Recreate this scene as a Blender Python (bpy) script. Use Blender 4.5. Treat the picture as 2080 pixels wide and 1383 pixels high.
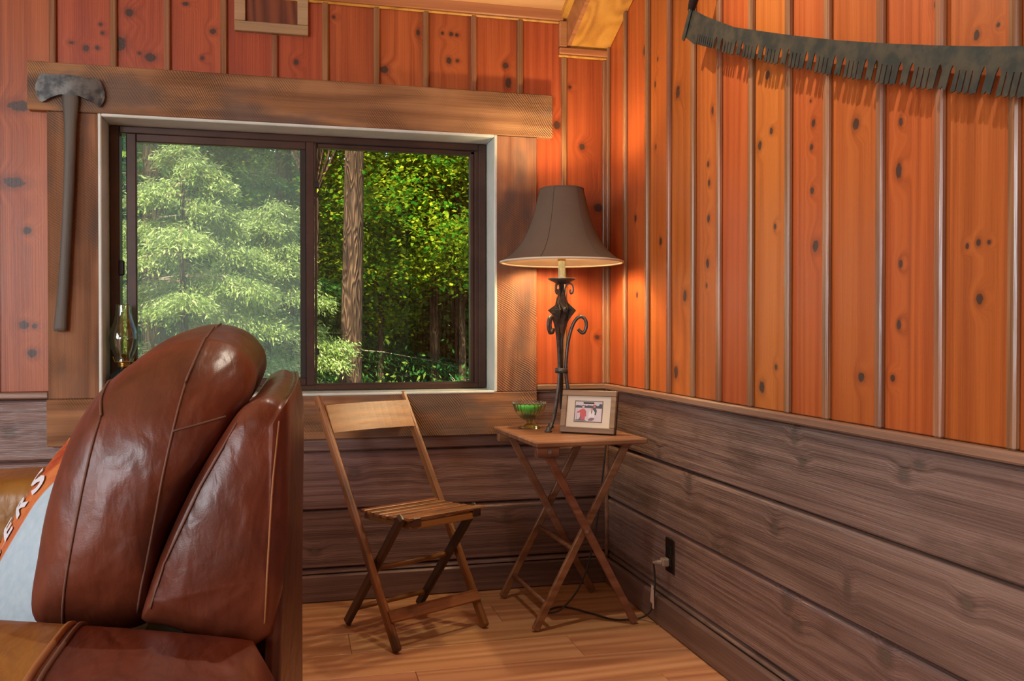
import bpy, bmesh, math, random
import numpy as np
from mathutils import Vector, Matrix
from mathutils.bvhtree import BVHTree

random.seed(7); RNG = np.random.default_rng(11)
SC = bpy.context.scene; COL = SC.collection
for o in list(bpy.data.objects): bpy.data.objects.remove(o)

# ------------------------------------------------------------------ camera
cam_d = bpy.data.cameras.new('camera'); cam = bpy.data.objects.new('camera', cam_d); COL.objects.link(cam)
cam_d.sensor_width = 36.0; cam_d.lens = 36.0 * 1816.2 / 2080.0; cam_d.clip_start = 0.02
cam.location = (-1.2364, -3.3735, 1.0)
cam.rotation_euler = (math.pi / 2 - 0.0106, 0, -0.2445)
SC.camera = cam
SC.cycles.max_bounces = 7; SC.cycles.diffuse_bounces = 3; SC.cycles.glossy_bounces = 3; SC.cycles.transparent_max_bounces = 12
# ------------------------------------------------------------------ view, sky, sun, added fill, ceiling lamp
SC.view_settings.view_transform = 'Standard'; SC.view_settings.look = 'None'
SC.view_settings.exposure = 0.6; SC.view_settings.gamma = 1.0; SC.view_settings.use_curve_mapping = False
wd = bpy.data.worlds.new('sky'); SC.world = wd; wd.use_nodes = True
wn = wd.node_tree; wn.nodes.clear()
wo = wn.nodes.new('ShaderNodeOutputWorld'); wb = wn.nodes.new('ShaderNodeBackground'); ws = wn.nodes.new('ShaderNodeTexSky')
ws.sky_type = 'NISHITA'; ws.sun_disc = False; ws.sun_elevation = math.radians(48); ws.sun_rotation = math.radians(200)
wb.inputs['Strength'].default_value = 0.34
wn.links.new(ws.outputs[0], wb.inputs[0]); wn.links.new(wb.outputs[0], wo.inputs[0])

def light(name, kind, loc, energy, color, aim=None, **kw):
    d = bpy.data.lights.new(name, kind); d.energy = energy; d.color = color
    for k, v in kw.items(): setattr(d, k, v)
    o = bpy.data.objects.new(name, d); COL.objects.link(o); o.location = loc
    if aim is not None:
        o.rotation_euler = (Vector(aim) - Vector(loc)).to_track_quat('-Z', 'Y').to_euler()
    return o
light('sun', 'SUN', (-6, -8, 12), 9.0, (1.0, 0.93, 0.80), aim=(-1.2, 4, 0.5), angle=0.01)
# added soft fill lights, behind the camera and to its left; no windows there
light('added_fill_front', 'AREA', (-3.75, -5.7, 1.5), 105, (0.88, 0.94, 1.0), aim=(-0.7, -0.7, 0.0), shape='RECTANGLE', size=1.3, size_y=1.5)
light('added_fill_left', 'AREA', (-4.40, -2.6, 1.5), 50, (0.88, 0.94, 1.0), aim=(0, -1.6, 0.2), shape='RECTANGLE', size=2.2, size_y=1.4)
light('ceiling_spot_light', 'SPOT', (-0.80, -1.15, 2.60), 49, (1.0, 0.88, 0.70), aim=(-0.1, -1.75, 1.2), shadow_soft_size=0.014, spot_size=2.1, spot_blend=0.8)

# ------------------------------------------------------------------ helpers
def lin(r, g, b):
    f = lambda c: ((c / 255 + 0.055) / 1.055) ** 2.4 if c / 255 > 0.04045 else c / 255 / 12.92
    return (f(r), f(g), f(b), 1.0)
def obj(name, vf, mat=None, parent=None, smooth=False, loc=(0, 0, 0), rot=(0, 0, 0)):
    me = vf
    if not isinstance(vf, bpy.types.Mesh):
        me = bpy.data.meshes.new(name); me.from_pydata([tuple(v) for v in vf[0]], [], vf[1]); me.update()
        if smooth: me.polygons.foreach_set('use_smooth', [True] * len(me.polygons))
        if mat: me.materials.append(mat)
    o = bpy.data.objects.new(name, me); COL.objects.link(o)
    o.location = loc; o.rotation_euler = rot
    if parent: o.parent = parent
    return o
def empty(name, loc=(0, 0, 0), rz=0.0):
    o = bpy.data.objects.new(name, None); COL.objects.link(o); o.location = loc; o.rotation_euler = (0, 0, rz); o.empty_display_size = 0.05
    return o
def tag(o, label, cat, group=None):
    o['label'] = label; o['category'] = cat
    if group: o['group'] = group
    return o
def struct(o, label=None):
    o['kind'] = 'structure'
    if label: o['label'] = label
    return o
def merge(*parts):
    V, F = [], []
    for v, f in parts:
        n = len(V); V += [tuple(p) for p in v]; F += [tuple(i + n for i in q) for q in f]
    return V, F
def xf(vf, M):
    return [tuple(M @ Vector(v)) for v in vf[0]], vf[1]
def box(x0, x1, y0, y1, z0, z1):
    v = [(x, y, z) for z in (z0, z1) for y in (y0, y1) for x in (x0, x1)]
    return v, [(0, 2, 3, 1), (4, 5, 7, 6), (0, 1, 5, 4), (2, 6, 7, 3), (0, 4, 6, 2), (1, 3, 7, 5)]
def cbox(x0, x1, y0, y1, z0, z1, b=0.003):
    """box with chamfered edges"""
    b = min(b, (x1 - x0) * .45, (y1 - y0) * .45, (z1 - z0) * .45)
    bm = bmesh.new()
    for x, sx in ((x0, 1), (x1, -1)):
        for y, sy in ((y0, 1), (y1, -1)):
            for z, sz in ((z0, 1), (z1, -1)):
                bm.verts.new((x, y + sy * b, z + sz * b)); bm.verts.new((x + sx * b, y, z + sz * b)); bm.verts.new((x + sx * b, y + sy * b, z))
    bmesh.ops.convex_hull(bm, input=bm.verts)
    bmesh.ops.dissolve_limit(bm, angle_limit=0.01, verts=bm.verts, edges=bm.edges)
    bm.verts.index_update()
    r = ([tuple(v.co) for v in bm.verts], [tuple(v.index for v in f.verts) for f in bm.faces]); bm.free()
    return r
def bar(p, q, w, h, up=(0, 0, 1), b=0.003):
    """bar from p to q; w along the side axis, h along the up-ish axis"""
    p, q = Vector(p), Vector(q); d = (q - p); L = d.length; d.normalize()
    s = d.cross(Vector(up)).normalized(); u = s.cross(d)
    M = Matrix((s, d, u)).transposed().to_4x4(); M.translation = p
    return xf(cbox(-w / 2, w / 2, 0, L, -h / 2, h / 2, b), M)
def tube(pts, rad, seg=10, cap=True):
    P = [Vector(p) for p in pts]; n = len(P); R = rad if hasattr(rad, '__len__') else [rad] * n
    T = [(P[min(i + 1, n - 1)] - P[max(i - 1, 0)]).normalized() for i in range(n)]
    a = Vector((0, 0, 1)) if abs(T[0].z) < .9 else Vector((1, 0, 0))
    N = (a - T[0] * a.dot(T[0])).normalized(); V, F = [], []
    for i in range(n):
        N = (N - T[i] * N.dot(T[i])).normalized(); B = T[i].cross(N)
        for k in range(seg):
            t = 2 * math.pi * k / seg; V.append(tuple(P[i] + (N * math.cos(t) + B * math.sin(t)) * R[i]))
    for i in range(n - 1):
        for k in range(seg):
            k2 = (k + 1) % seg; F.append((i * seg + k, i * seg + k2, (i + 1) * seg + k2, (i + 1) * seg + k))
    if cap: F.append(tuple(range(seg - 1, -1, -1))); F.append(tuple((n - 1) * seg + k for k in range(seg)))
    return V, F
def lathe(prof, seg=24, wob=None):
    V, F = [], []
    for (r, z) in prof:
        for k in range(seg):
            t = 2 * math.pi * k / seg; rr = r * (wob(t, z) if wob else 1); V.append((rr * math.cos(t), rr * math.sin(t), z))
    for i in range(len(prof) - 1):
        for k in range(seg):
            k2 = (k + 1) % seg; F.append((i * seg + k, i * seg + k2, (i + 1) * seg + k2, (i + 1) * seg + k))
    return V, F
def prism(poly, y0, y1):
    """polygon in (x,z) extruded from y0 to y1, filled by triangulation"""
    bm = bmesh.new(); n = len(poly)
    a = [bm.verts.new((x, y0, z)) for x, z in poly]; es = [bm.edges.new((a[i], a[(i + 1) % n])) for i in range(n)]
    bmesh.ops.triangle_fill(bm, use_beauty=True, edges=es)
    bm.verts.index_update()
    tri = [tuple(v.index for v in f.verts) for f in bm.faces]; bm.free()
    V = [(x, y0, z) for x, z in poly] + [(x, y1, z) for x, z in poly]
    F = tri + [tuple(i + n for i in reversed(t)) for t in tri] + [(i, (i + 1) % n, (i + 1) % n + n, i + n) for i in range(n)]
    return V, F
def fixn(o):
    bm = bmesh.new(); bm.from_mesh(o.data); bmesh.ops.recalc_face_normals(bm, faces=bm.faces); bm.to_mesh(o.data); bm.free(); return o
def spline(pts, n, closed=False):
    P = [np.array(p, float) for p in pts]; m = len(P); out = []
    segs = m if closed else m - 1
    for i in range(segs):
        g = lambda j: P[j % m] if closed else P[min(max(j, 0), m - 1)]
        a, b, c, d = g(i - 1), g(i), g(i + 1), g(i + 2)
        for k in range(n):
            t = k / n; out.append(.5 * ((2 * b) + (c - a) * t + (2 * a - 5 * b + 4 * c - d) * t * t + (3 * b - 3 * c + d - a) * t ** 3))
    if not closed: out.append(P[-1])
    return out

# ------------------------------------------------------------------ materials
class NT:
    def __init__(s, name):
        s.m = bpy.data.materials.new(name); s.m.use_nodes = True; s.t = s.m.node_tree; s.t.nodes.clear()
        s.out = s.t.nodes.new('ShaderNodeOutputMaterial')
    def put(s, sock, v):
        if isinstance(v, bpy.types.NodeSocket): s.t.links.new(v, sock)
        elif v is not None:
            if hasattr(v, '__len__') and len(v) == 3 and sock.type == 'RGBA': v = (*v, 1)
            sock.default_value = v
    def n(s, typ, ins=None, **kw):
        nd = s.t.nodes.new('ShaderNode' + typ)
        for k, v in kw.items(): setattr(nd, k, v)
        for k, v in (ins or {}).items(): s.put(nd.inputs[k], v)
        return nd
    def math(s, op, a, b=None, c=None, clamp=False):
        nd = s.n('Math', {0: a}, operation=op, use_clamp=clamp)
        if b is not None: s.put(nd.inputs[1], b)
        if c is not None: s.put(nd.inputs[2], c)
        return nd.outputs[0]
    def vmath(s, op, a, b=None, out=0):
        nd = s.n('VectorMath', {0: a}, operation=op)
        if b is not None: s.put(nd.inputs[1], b)
        return nd.outputs[out]
    def mix(s, f, a, b, mode='MIX'):
        nd = s.n('MixRGB', {0: f, 1: a, 2: b}, blend_type=mode); return nd.outputs[0]
    def noise(s, vec, scale, detail=3, rough=.55, dist=0.0):
        return s.n('TexNoise', {'Vector': vec, 'Scale': scale, 'Detail': detail, 'Roughness': rough, 'Distortion': dist}).outputs[0]
    def ramp(s, f, stops):
        nd = s.n('ValToRGB', {0: f}); e = nd.color_ramp.elements
        while len(e) < len(stops): e.new(0.5)
        for el, (p, c) in zip(e, stops): el.position = p; el.color = c if len(c) == 4 else (*c, 1)
        return nd.outputs[0]
    def mrange(s, v, a, b, c=0.0, d=1.0, smooth=False):
        nd = s.n('MapRange', {0: v, 1: a, 2: b, 3: c, 4: d}); nd.interpolation_type = 'SMOOTHSTEP' if smooth else 'LINEAR'; return nd.outputs[0]
    def bsdf(s, **ins):
        nd = s.n('BsdfPrincipled')
        for k, v in ins.items(): s.put(nd.inputs[k.replace('_', ' ')], v)
        s.t.links.new(nd.outputs[0], s.out.inputs[0]); return nd
    def bump(s, h, strength, dist=0.01):
        return s.n('Bump', {'Height': h, 'Strength': strength, 'Distance': dist}).outputs[0]
def v3(s, x, y, z): return s.n('CombineXYZ', {0: x, 1: y, 2: z}).outputs[0]

def wood(name, dark, mid, light_, axis='Z', rough=.42, bump=.25, knots=0, ringscale=7.0, ringamt=.5, fibre=.35, vary=.18, blotch=None, stretch=.07, saw=0.0, spec=.5, bumpdist=.004, huevar=.02, fibscale=260, kcol=((.02, .012, .012, 1), (.085, .035, .022, 1))):
    s = NT(name); co = s.n('TexCoord').outputs['Object']; rnd = s.n('ObjectInfo').outputs['Random']
    off = v3(s, s.math('MULTIPLY', rnd, 31.0), s.math('MULTIPLY', rnd, 17.3), s.math('MULTIPLY', rnd, 53.7))
    kmask = None; kn = None
    if knots:
        xyz = s.n('SeparateXYZ', {0: co})
        for i in range(knots):
            at = s.n('Attribute', attribute_type='OBJECT', attribute_name='k%d' % i).outputs['Vector']
            el = s.n('Attribute', attribute_type='OBJECT', attribute_name='a%d' % i).outputs['Fac']
            k = s.n('SeparateXYZ', {0: at})
            du = s.math('SUBTRACT', xyz.outputs[0], k.outputs[0]); dv = s.math('DIVIDE', s.math('SUBTRACT', xyz.outputs[2], k.outputs[1]), el)
            d2 = s.math('ADD', s.math('MULTIPLY', du, du), s.math('MULTIPLY', dv, dv))
            q = s.math('DIVIDE', s.math('SQRT', d2), k.outputs[2])      # 1 at the rim
            kmask = q if kmask is None else s.math('MINIMUM', kmask, q)
        wq = s.math('ADD', kmask, s.math('MULTIPLY', s.math('SUBTRACT', s.noise(co, 70, 2), .5), .7))
        kn = s.mrange(wq, 1.0, .7, 0, 1, True)
        halo = s.mrange(wq, 2.2, .8, 0, 1, True)
        warp = s.mrange(kmask, 4.5, .3, 0, .035, True)
        co2 = s.vmath('ADD', co, v3(s, warp, 0, 0) if axis == 'Z' else v3(s, 0, 0, s.math('MULTIPLY', warp, .4)))
    else: co2 = co
    sc = {'Z': (1, 1, stretch), 'X': (stretch, 1, 1), 'Y': (1, stretch, 1)}[axis]
    st = s.vmath('MULTIPLY', s.vmath('ADD', co2, off), sc)
    fs = {'Z': (1, 1, .012), 'X': (.012, 1, 1), 'Y': (1, .012, 1)}[axis]
    sf = s.vmath('MULTIPLY', s.vmath('ADD', co2, off), fs)
    rl = s.noise(st, ringscale, 1.0, .35)
    ring = s.math('SINE', s.math('MULTIPLY', rl, 60.0)); ring = s.mrange(ring, -1, 1, 0, 1)
    fb = s.noise(sf, fibscale, 2, .65); big = s.noise(st, 14.0, 2, .6)
    f = s.math('ADD', s.math('MULTIPLY', ring, ringamt), s.math('MULTIPLY', fb, fibre)); f = s.math('ADD', f, s.math('MULTIPLY', big, 1 - ringamt * .5 - fibre * .5))
    f = s.math('DIVIDE', f, 1 + ringamt * .5 + fibre * .5)
    col = s.ramp(f, [(.22, dark), (.5, mid), (.8, light_)])
    if blotch:
        b = s.mrange(s.noise(s.vmath('MULTIPLY', s.vmath('ADD', co, off), {'Z': (1, 1, .35), 'X': (.35, 1, 1), 'Y': (1, .35, 1)}[axis]), blotch[1], 4, .6), blotch[2], blotch[3], 0, blotch[4], True)
        col = s.mix(b, col, blotch[0])
    if knots:
        col = s.mix(s.math('MULTIPLY', halo, .38), col, [c * .35 for c in dark[:3]] + [1])
        ringk = s.mrange(s.math('SINE', s.math('MULTIPLY', wq, 22.0)), -1, 1, .35, 1.0)
        col = s.mix(kn, col, s.mix(ringk, *kcol))
    hs = s.n('HueSaturation', {'Hue': s.math('ADD', .5 - huevar / 2, s.math('MULTIPLY', s.math('FRACT', s.math('MULTIPLY', rnd, 7.77)), huevar)), 'Saturation': 1.0, 'Value': s.math('ADD', 1 - vary / 2, s.math('MULTIPLY', rnd, vary)), 'Color': col})
    if knots: h = s.noise(s.vmath('MULTIPLY', s.vmath('ADD', co, off), fs), fibscale, 2, .6)
    else: h = s.math('ADD', s.math('MULTIPLY', fb, .7), s.math('MULTIPLY', ring, .3))
    if saw:
        xyz2 = s.n('SeparateXYZ', {0: co}); lat, lon = {'Z': (0, 2), 'X': (2, 0)}[axis]
        ph = s.math('ADD', s.math('MULTIPLY', xyz2.outputs[lon], 700.0), s.math('MULTIPLY', xyz2.outputs[lat], 480.0))
        ph = s.math('ADD', ph, s.math('MULTIPLY', s.noise(co, 5, 2), 40.0))
        sw = s.mrange(s.math('SINE', ph), -1, 1, 0, 1); pat = s.mrange(s.noise(s.vmath('ADD', co, off), 4.5, 2), .42, .62, 0, 1, True)
        sw = s.math('MULTIPLY', sw, pat); h = s.math('ADD', h, s.math('MULTIPLY', sw, saw))
        colo = s.mix(s.math('MULTIPLY', s.math('SUBTRACT', 1.0, sw), s.math('MULTIPLY', pat, .28)), hs.outputs[0], (.05, .028, .02, 1))
    else: colo = hs.outputs[0]
    rg = s.math('ADD', rough - .08, s.math('MULTIPLY', fb, .16))
    s.bsdf(Base_Color=colo, Roughness=rg, Specular_IOR_Level=spec, Normal=s.bump(h, bump, bumpdist))
    return s.m
def plain(name, col, rough=.5, metal=0.0, noise=None, bump=0, nscale=30, col2=None, spec=.5, **kw):
    s = NT(name); co = s.n('TexCoord').outputs['Object']; c = col; nrm = None
    nz = s.noise(co, nscale, 4, .6)
    if col2: c = s.mix(s.mrange(nz, .35, .65, 0, 1, True), col, col2)
    if bump: nrm = s.bump(nz, bump, .003)
    s.bsdf(Base_Color=c, Roughness=rough, Metallic=metal, Specular_IOR_Level=spec, **({'Normal': nrm} if nrm else {}), **kw)
    return s.m

M = {}
M['board_b'] = wood('red_backlit_stained_pine', lin(126, 52, 26), lin(166, 79, 40), lin(188, 100, 56), 'Z', rough=.42, bump=.14, knots=6, ringamt=.22, fibre=.6, vary=.16, stretch=.025, huevar=.012)  # same stain as the right wall; redder tone stands in for backlight
M['board_r'] = wood('orange_lit_stained_pine', lin(140, 64, 24), lin(174, 88, 36), lin(195, 108, 50), 'Z', rough=.42, bump=.14, knots=6, ringamt=.22, fibre=.6, vary=.16, stretch=.025, huevar=.012)  # same stain again, with warm lamp light put into the orange tone
M['batten'] = wood('brown_batten_wood', lin(88, 54, 36), lin(140, 96, 66), lin(172, 126, 92), 'Z', rough=.24, bump=.2, ringamt=.25, fibre=.7, vary=.3)
M['wains'] = wood('brown_rough_sawn_board', lin(76, 56, 50), lin(122, 95, 86), lin(154, 125, 114), 'X', rough=.28, bump=.5, knots=5, kcol=((.075, .048, .037, 1), (.15, .105, .08, 1)), ringamt=.30, fibre=.75, vary=.14, ringscale=9, stretch=.03, blotch=(lin(74, 52, 42), 8, .56, .70, .5), bumpdist=.005, fibscale=330)
M['base'] = wood('brown_baseboard_wood', lin(70, 52, 45), lin(110, 85, 76), lin(138, 110, 98), 'X', rough=.36, bump=.4, ringamt=.2, fibre=.7, vary=.1)
M['rail'] = wood('brown_rail_wood', lin(84, 58, 44), lin(136, 102, 82), lin(166, 130, 106), 'X', rough=.36, bump=.3, ringamt=.2, fibre=.6, vary=.1)
M['barn_h'] = wood('weathered_sawn_plank_lengthwise', lin(98, 64, 42), lin(150, 104, 72), lin(184, 134, 94), 'X', rough=.7, bump=.5, ringamt=.25, fibre=.45, vary=.12, blotch=(lin(96, 84, 78), 5.5, .48, .66, .75), saw=1.2, spec=.25)
M['barn_v'] = wood('weathered_sawn_plank_upright', lin(98, 66, 44), lin(148, 104, 72), lin(180, 134, 96), 'Z', rough=.7, bump=.5, ringamt=.25, fibre=.45, vary=.12, blotch=(lin(98, 84, 76), 5.5, .48, .66, .7), saw=1.0, spec=.25)
M['floor'] = wood('oak_laminate', lin(156, 102, 70), lin(198, 140, 100), lin(218, 166, 126), 'X', rough=.33, bump=.08, ringamt=.35, fibre=.35, vary=.2, ringscale=5, stretch=.05)
M['ceil'] = wood('pale_pine', lin(190, 140, 84), lin(214, 168, 108), lin(228, 186, 130), 'X', rough=.5, bump=.1, ringamt=.4, fibre=.3, vary=.1)
M['beam'] = wood('golden_bead_and_lit_rafter_pine', lin(150, 92, 34), lin(206, 146, 62), lin(224, 170, 84), 'Y', rough=.5, bump=.1, ringamt=.2, stretch=.03, fibre=.3, vary=.06)
M['crown'] = wood('tan_trim_wood', lin(140, 86, 46), lin(178, 118, 70), lin(200, 142, 90), 'X', rough=.45, bump=.15, ringamt=.2, fibre=.5, vary=.1)
M['niche'] = wood('pale_weathered_trim', lin(136, 104, 72), lin(172, 138, 100), lin(192, 162, 128), 'X', rough=.6, bump=.2, ringamt=.2, fibre=.5, vary=.15)
M['nichein'] = wood('brown_recess_wood', lin(70, 34, 14), lin(112, 60, 26), lin(134, 78, 38), 'Z', rough=.5, bump=.15, vary=.1)
M['jamb'] = plain('pale_painted_jamb', lin(224, 228, 220), .3, col2=lin(208, 216, 206), nscale=9)
M['bronze'] = plain('brown_anodised_frame', lin(78, 54, 44), .38, .25, col2=lin(66, 45, 37), nscale=6)
M['bronze2'] = plain('dark_brown_track', lin(48, 38, 33), .5, .2)
M['black'] = plain('black_plastic', lin(18, 17, 17), .5)
M['chair'] = wood('worn_chair_wood', lin(88, 54, 30), lin(140, 90, 50), lin(174, 120, 72), 'X', rough=.38, bump=.2, ringamt=.2, fibre=.6, vary=.25, blotch=(lin(52, 34, 24), 9, .5, .68, .75))
M['chairback'] = wood('golden_chair_slat', lin(112, 70, 34), lin(152, 102, 54), lin(176, 126, 74), 'X', rough=.36, bump=.1, ringamt=.4, fibre=.4, vary=.1)
M['chairdark'] = wood('dark_chair_wood', lin(36, 24, 18), lin(74, 48, 32), lin(104, 70, 46), 'X', rough=.4, bump=.2, ringamt=.2, fibre=.6, vary=.3, blotch=(lin(34, 24, 20), 9, .45, .65, .7))
M['table'] = wood('brown_tray_table_wood', lin(92, 58, 38), lin(136, 92, 64), lin(164, 118, 86), 'X', rough=.42, bump=.15, ringamt=.25, fibre=.5, vary=.18)
M['ttop'] = wood('reddish_tray_top', lin(108, 72, 50), lin(146, 102, 72), lin(172, 128, 96), 'X', rough=.36, bump=.1, ringamt=.35, fibre=.4, vary=.05)
M['steel'] = plain('bolt_steel', lin(170, 165, 158), .3, .9)
M['iron'] = plain('dark_wrought_iron', lin(70, 72, 76), .38, .5, col2=lin(98, 90, 82), nscale=60, bump=.2)
M['ironb'] = plain('brown_bronzed_iron', lin(108, 88, 70), .45, .4, col2=lin(74, 64, 56), nscale=70, bump=.3)
M['candle'] = plain('verdigris_candle_tube', lin(140, 134, 112), .55, .1, col2=lin(110, 112, 98), nscale=40)
M['brass'] = plain('brass', lin(196, 156, 84), .25, .9, col2=lin(150, 110, 52), nscale=50)

def shade_mat():
    s = NT('taupe_shade_cloth'); co = s.n('TexCoord').outputs['Object']; nz = s.noise(co, 420, 2)
    geo = s.n('NewGeometry')
    col = s.mix(s.mrange(s.noise(co, 7, 3), .3, .7, 0, .5), lin(112, 94, 80), lin(98, 82, 70))
    s.bsdf(Base_Color=col, Roughness=.85, Specular_IOR_Level=.2, Normal=s.bump(nz, .25, .002)); return s.m
M['shade'] = shade_mat(); M['shadeseam'] = plain('shade_seam_cloth', lin(84, 70, 60), .85); M['plaster'] = plain('pale_plaster', lin(214, 208, 198), .8)
M['lining'] = plain('cream_shade_lining', lin(214, 200, 180), .8)
def leather(name, a, b, c, rough=.33):
    s = NT(name); co = s.n('TexCoord').outputs['Object']
    big = s.noise(co, 3.2, 4, .6); pat = s.noise(co, 11, 4, .6)
    col = s.ramp(s.math('ADD', s.math('MULTIPLY', big, .6), s.math('MULTIPLY', pat, .4)), [(.34, a), (.5, b), (.68, c)])
    cell = s.n('TexVoronoi', {'Vector': co, 'Scale': 420.0}).outputs['Distance']
    xyz = s.n('SeparateXYZ', {0: co}); ua = s.math('SUBTRACT', xyz.outputs[0], s.math('MULTIPLY', xyz.outputs[2], .55)); ub = s.math('ADD', xyz.outputs[2], s.math('MULTIPLY', xyz.outputs[0], -.9))
    av = v3(s, s.math('MULTIPLY', ua, .8), s.math('MULTIPLY', xyz.outputs[1], .5), s.math('MULTIPLY', s.math('ADD', ub, s.math('MULTIPLY', xyz.outputs[0], 2.2)), .45))
    wr = s.noise(av, 15, 2, .45, .5)
    wr2 = s.noise(s.vmath('MULTIPLY', co, (1.6, .5, .8)), 34, 2, .5, .4)
    h = s.math('ADD', s.math('MULTIPLY', wr, 1.0), s.math('MULTIPLY', wr2, .16))
    n1 = s.bump(h, .40, .024)
    n2 = s.n('Bump', {'Height': cell, 'Strength': .08, 'Distance': .001, 'Normal': n1}).outputs[0]
    s.bsdf(Base_Color=col, Roughness=s.math('ADD', rough - .06, s.math('MULTIPLY', pat, .14)), Specular_IOR_Level=.55, Normal=n2); return s.m
M['leather'] = leather('brown_leather', lin(66, 28, 17), lin(98, 44, 26), lin(124, 60, 36), .37)
M['leatherarm'] = leather('tan_brown_leather', lin(84, 42, 18), lin(124, 70, 28), lin(150, 94, 40), .36)
M['leathertan'] = leather('tan_leather', lin(120, 78, 26), lin(150, 102, 42), lin(168, 120, 58), .38)
M['leatherdk'] = leather('dark_leather', lin(58, 26, 16), lin(80, 38, 24), lin(98, 50, 32), .36)
M['stitch'] = plain('stitching', lin(104, 66, 48), .7)
M['stitchtan'] = plain('tan_welt', lin(150, 96, 52), .6)
M['steelhead'] = plain('worn_axe_steel', lin(56, 58, 60), .45, .6, col2=lin(110, 108, 104), nscale=22, bump=.12)
M['axewood'] = wood('grey_axe_handle_wood', lin(58, 54, 50), lin(92, 86, 78), lin(116, 106, 94), 'Z', rough=.6, bump=.25, ringamt=.2, fibre=.6, vary=.02)
M['sawsteel'] = plain('rusty_saw_steel', lin(46, 54, 52), .5, .35, col2=lin(76, 72, 60), nscale=22, bump=.35)
M['sawgrip'] = plain('black_saw_handle', lin(30, 22, 22), .38)
M['outlet'] = plain('dark_brown_outlet', lin(34, 24, 18), .35)
M['cord'] = plain('dark_grey_cord', lin(50, 46, 46), .5)
M['plug'] = plain('grey_beige_plug', lin(146, 124, 108), .5)
M['paper'] = plain('pinkish_paper_tag', lin(206, 178, 162), .7)
def glassy(name, tint, mixf=.12, rough=.05):
    s = NT(name); tr = s.n('BsdfTransparent', {0: tint}); gl = s.n('BsdfGlossy', {0: (1, 1, 1, 1), 'Roughness': rough})
    fr = s.n('Fresnel', {'IOR': 1.45}).outputs[0]
    mx = s.n('MixShader', {0: s.math('ADD', s.math('MULTIPLY', fr, .8), mixf, clamp=True), 1: tr.outputs[0], 2: gl.outputs[0]})
    s.t.links.new(mx.outputs[0], s.out.inputs[0]); return s.m
M['pane'] = glassy('window_glass', (.96, .98, .96, 1), 0.0, .0)
M['chimney'] = glassy('smoky_lamp_glass', (.80, .84, .74, 1), .05, .03)
M['bowlglass'] = glassy('clear_ribbed_glass', (.97, .99, .97, 1), .05, .03)
M['yellowglass'] = glassy('yellow_green_glass', (.93, .91, .50, 1), .06, .05)
M['tealglass'] = plain('dark_teal_glass', lin(8, 34, 36), .08, spec=.8)
M['wax'] = plain('green_candle_wax', lin(30, 176, 46), .45, col2=lin(44, 196, 60), nscale=20)
def screen_mat():
    s = NT('insect_screen'); tr = s.n('BsdfTransparent', {0: (1, 1, 1, 1)}); df = s.n('BsdfDiffuse', {0: lin(150, 156, 140)}); tl = s.n('BsdfTranslucent', {0: lin(170, 176, 156)})
    a = s.n('AddShader', {0: df.outputs[0], 1: tl.outputs[0]}); co = s.n('TexCoord').outputs['Object']
    mx = s.n('MixShader', {0: s.mrange(s.noise(co, 5, 3),   .3, .7, .14, .21), 1: tr.outputs[0], 2: a.outputs[0]})
    s.t.links.new(mx.outputs[0], s.out.inputs[0]); return s.m
M['screen'] = screen_mat()

# ------------------------------------------------------------------ room shell
ZC = lambda y: 2.252 + 0.417 * (-y)              # sloping ceiling underside near the window wall
XL, YF, RIDGE = -4.5, -5.8, -3.2
OX0, OX1, OZ0, OZ1 = -1.871, -0.464, 0.766, 1.755
wall_back = struct(obj('wall_back', merge(box(XL, OX0, .02, .16, 0, 2.35), box(OX1, .2, .02, .16, 0, 2.35), box(OX0, OX1, .02, .16, 0, OZ0), box(OX0, OX1, .02, .16, OZ1, 2.35)), M['nichein']), 'plank-clad window wall of the cabin')
wall_right = struct(obj('wall_right', box(.02, .16, YF, .02, 0, 4.0), M['nichein']), 'plank-clad right wall of the cabin')
wall_left = struct(obj('wall_left', box(XL - .12, XL, YF, .16, 0, 4.0), M['plaster']))
wall_front = struct(obj('wall_front', box(XL, .16, YF - .12, YF, 0, 4.0), M['plaster']))
floor = struct(obj('floor', box(XL, .16, YF, .16, -.08, -.012), M['base']), 'wood-look plank floor')
zr = ZC(RIDGE); y2 = YF - .12; z2 = zr - .417 * (RIDGE - y2)
ceil = struct(obj('ceiling', ([(XL - .12, .3, ZC(.3)), (.2, .3, ZC(.3)), (.2, RIDGE, zr), (XL - .12, RIDGE, zr), (.2, y2, z2), (XL - .12, y2, z2),
    (XL - .12, .3, ZC(.3) + .15), (.2, .3, ZC(.3) + .15), (.2, RIDGE, zr + .15), (XL - .12, RIDGE, zr + .15), (.2, y2, z2 + .15), (XL - .12, y2, z2 + .15)],
    [(0, 3, 2, 1), (3, 5, 4, 2), (6, 7, 8, 9), (9, 8, 10, 11), (0, 1, 7, 6), (5, 11, 10, 4), (0, 6, 9, 3), (3, 9, 11, 5), (1, 2, 8, 7), (2, 4, 10, 8)]), M['ceil']), 'pale pine sloping ceiling')
# ceiling boards that show above the window wall
for i in range(6):
    a0, a1 = -.005 - i * .14, -.14 - i * .14
    obj('ceiling_board', ([(XL, a0, ZC(a0)), (-.19, a0, ZC(a0)), (-.19, a1, ZC(a1)), (XL, a1, ZC(a1)), (XL, a0, ZC(a0) - .008), (-.19, a0, ZC(a0) - .008), (-.19, a1, ZC(a1) - .008), (XL, a1, ZC(a1) - .008)],
        [(3, 2, 1, 0), (4, 5, 6, 7), (0, 1, 5, 4), (1, 2, 6, 5), (2, 3, 7, 6), (3, 0, 4, 7)]), M['ceil'], ceil)
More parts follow.
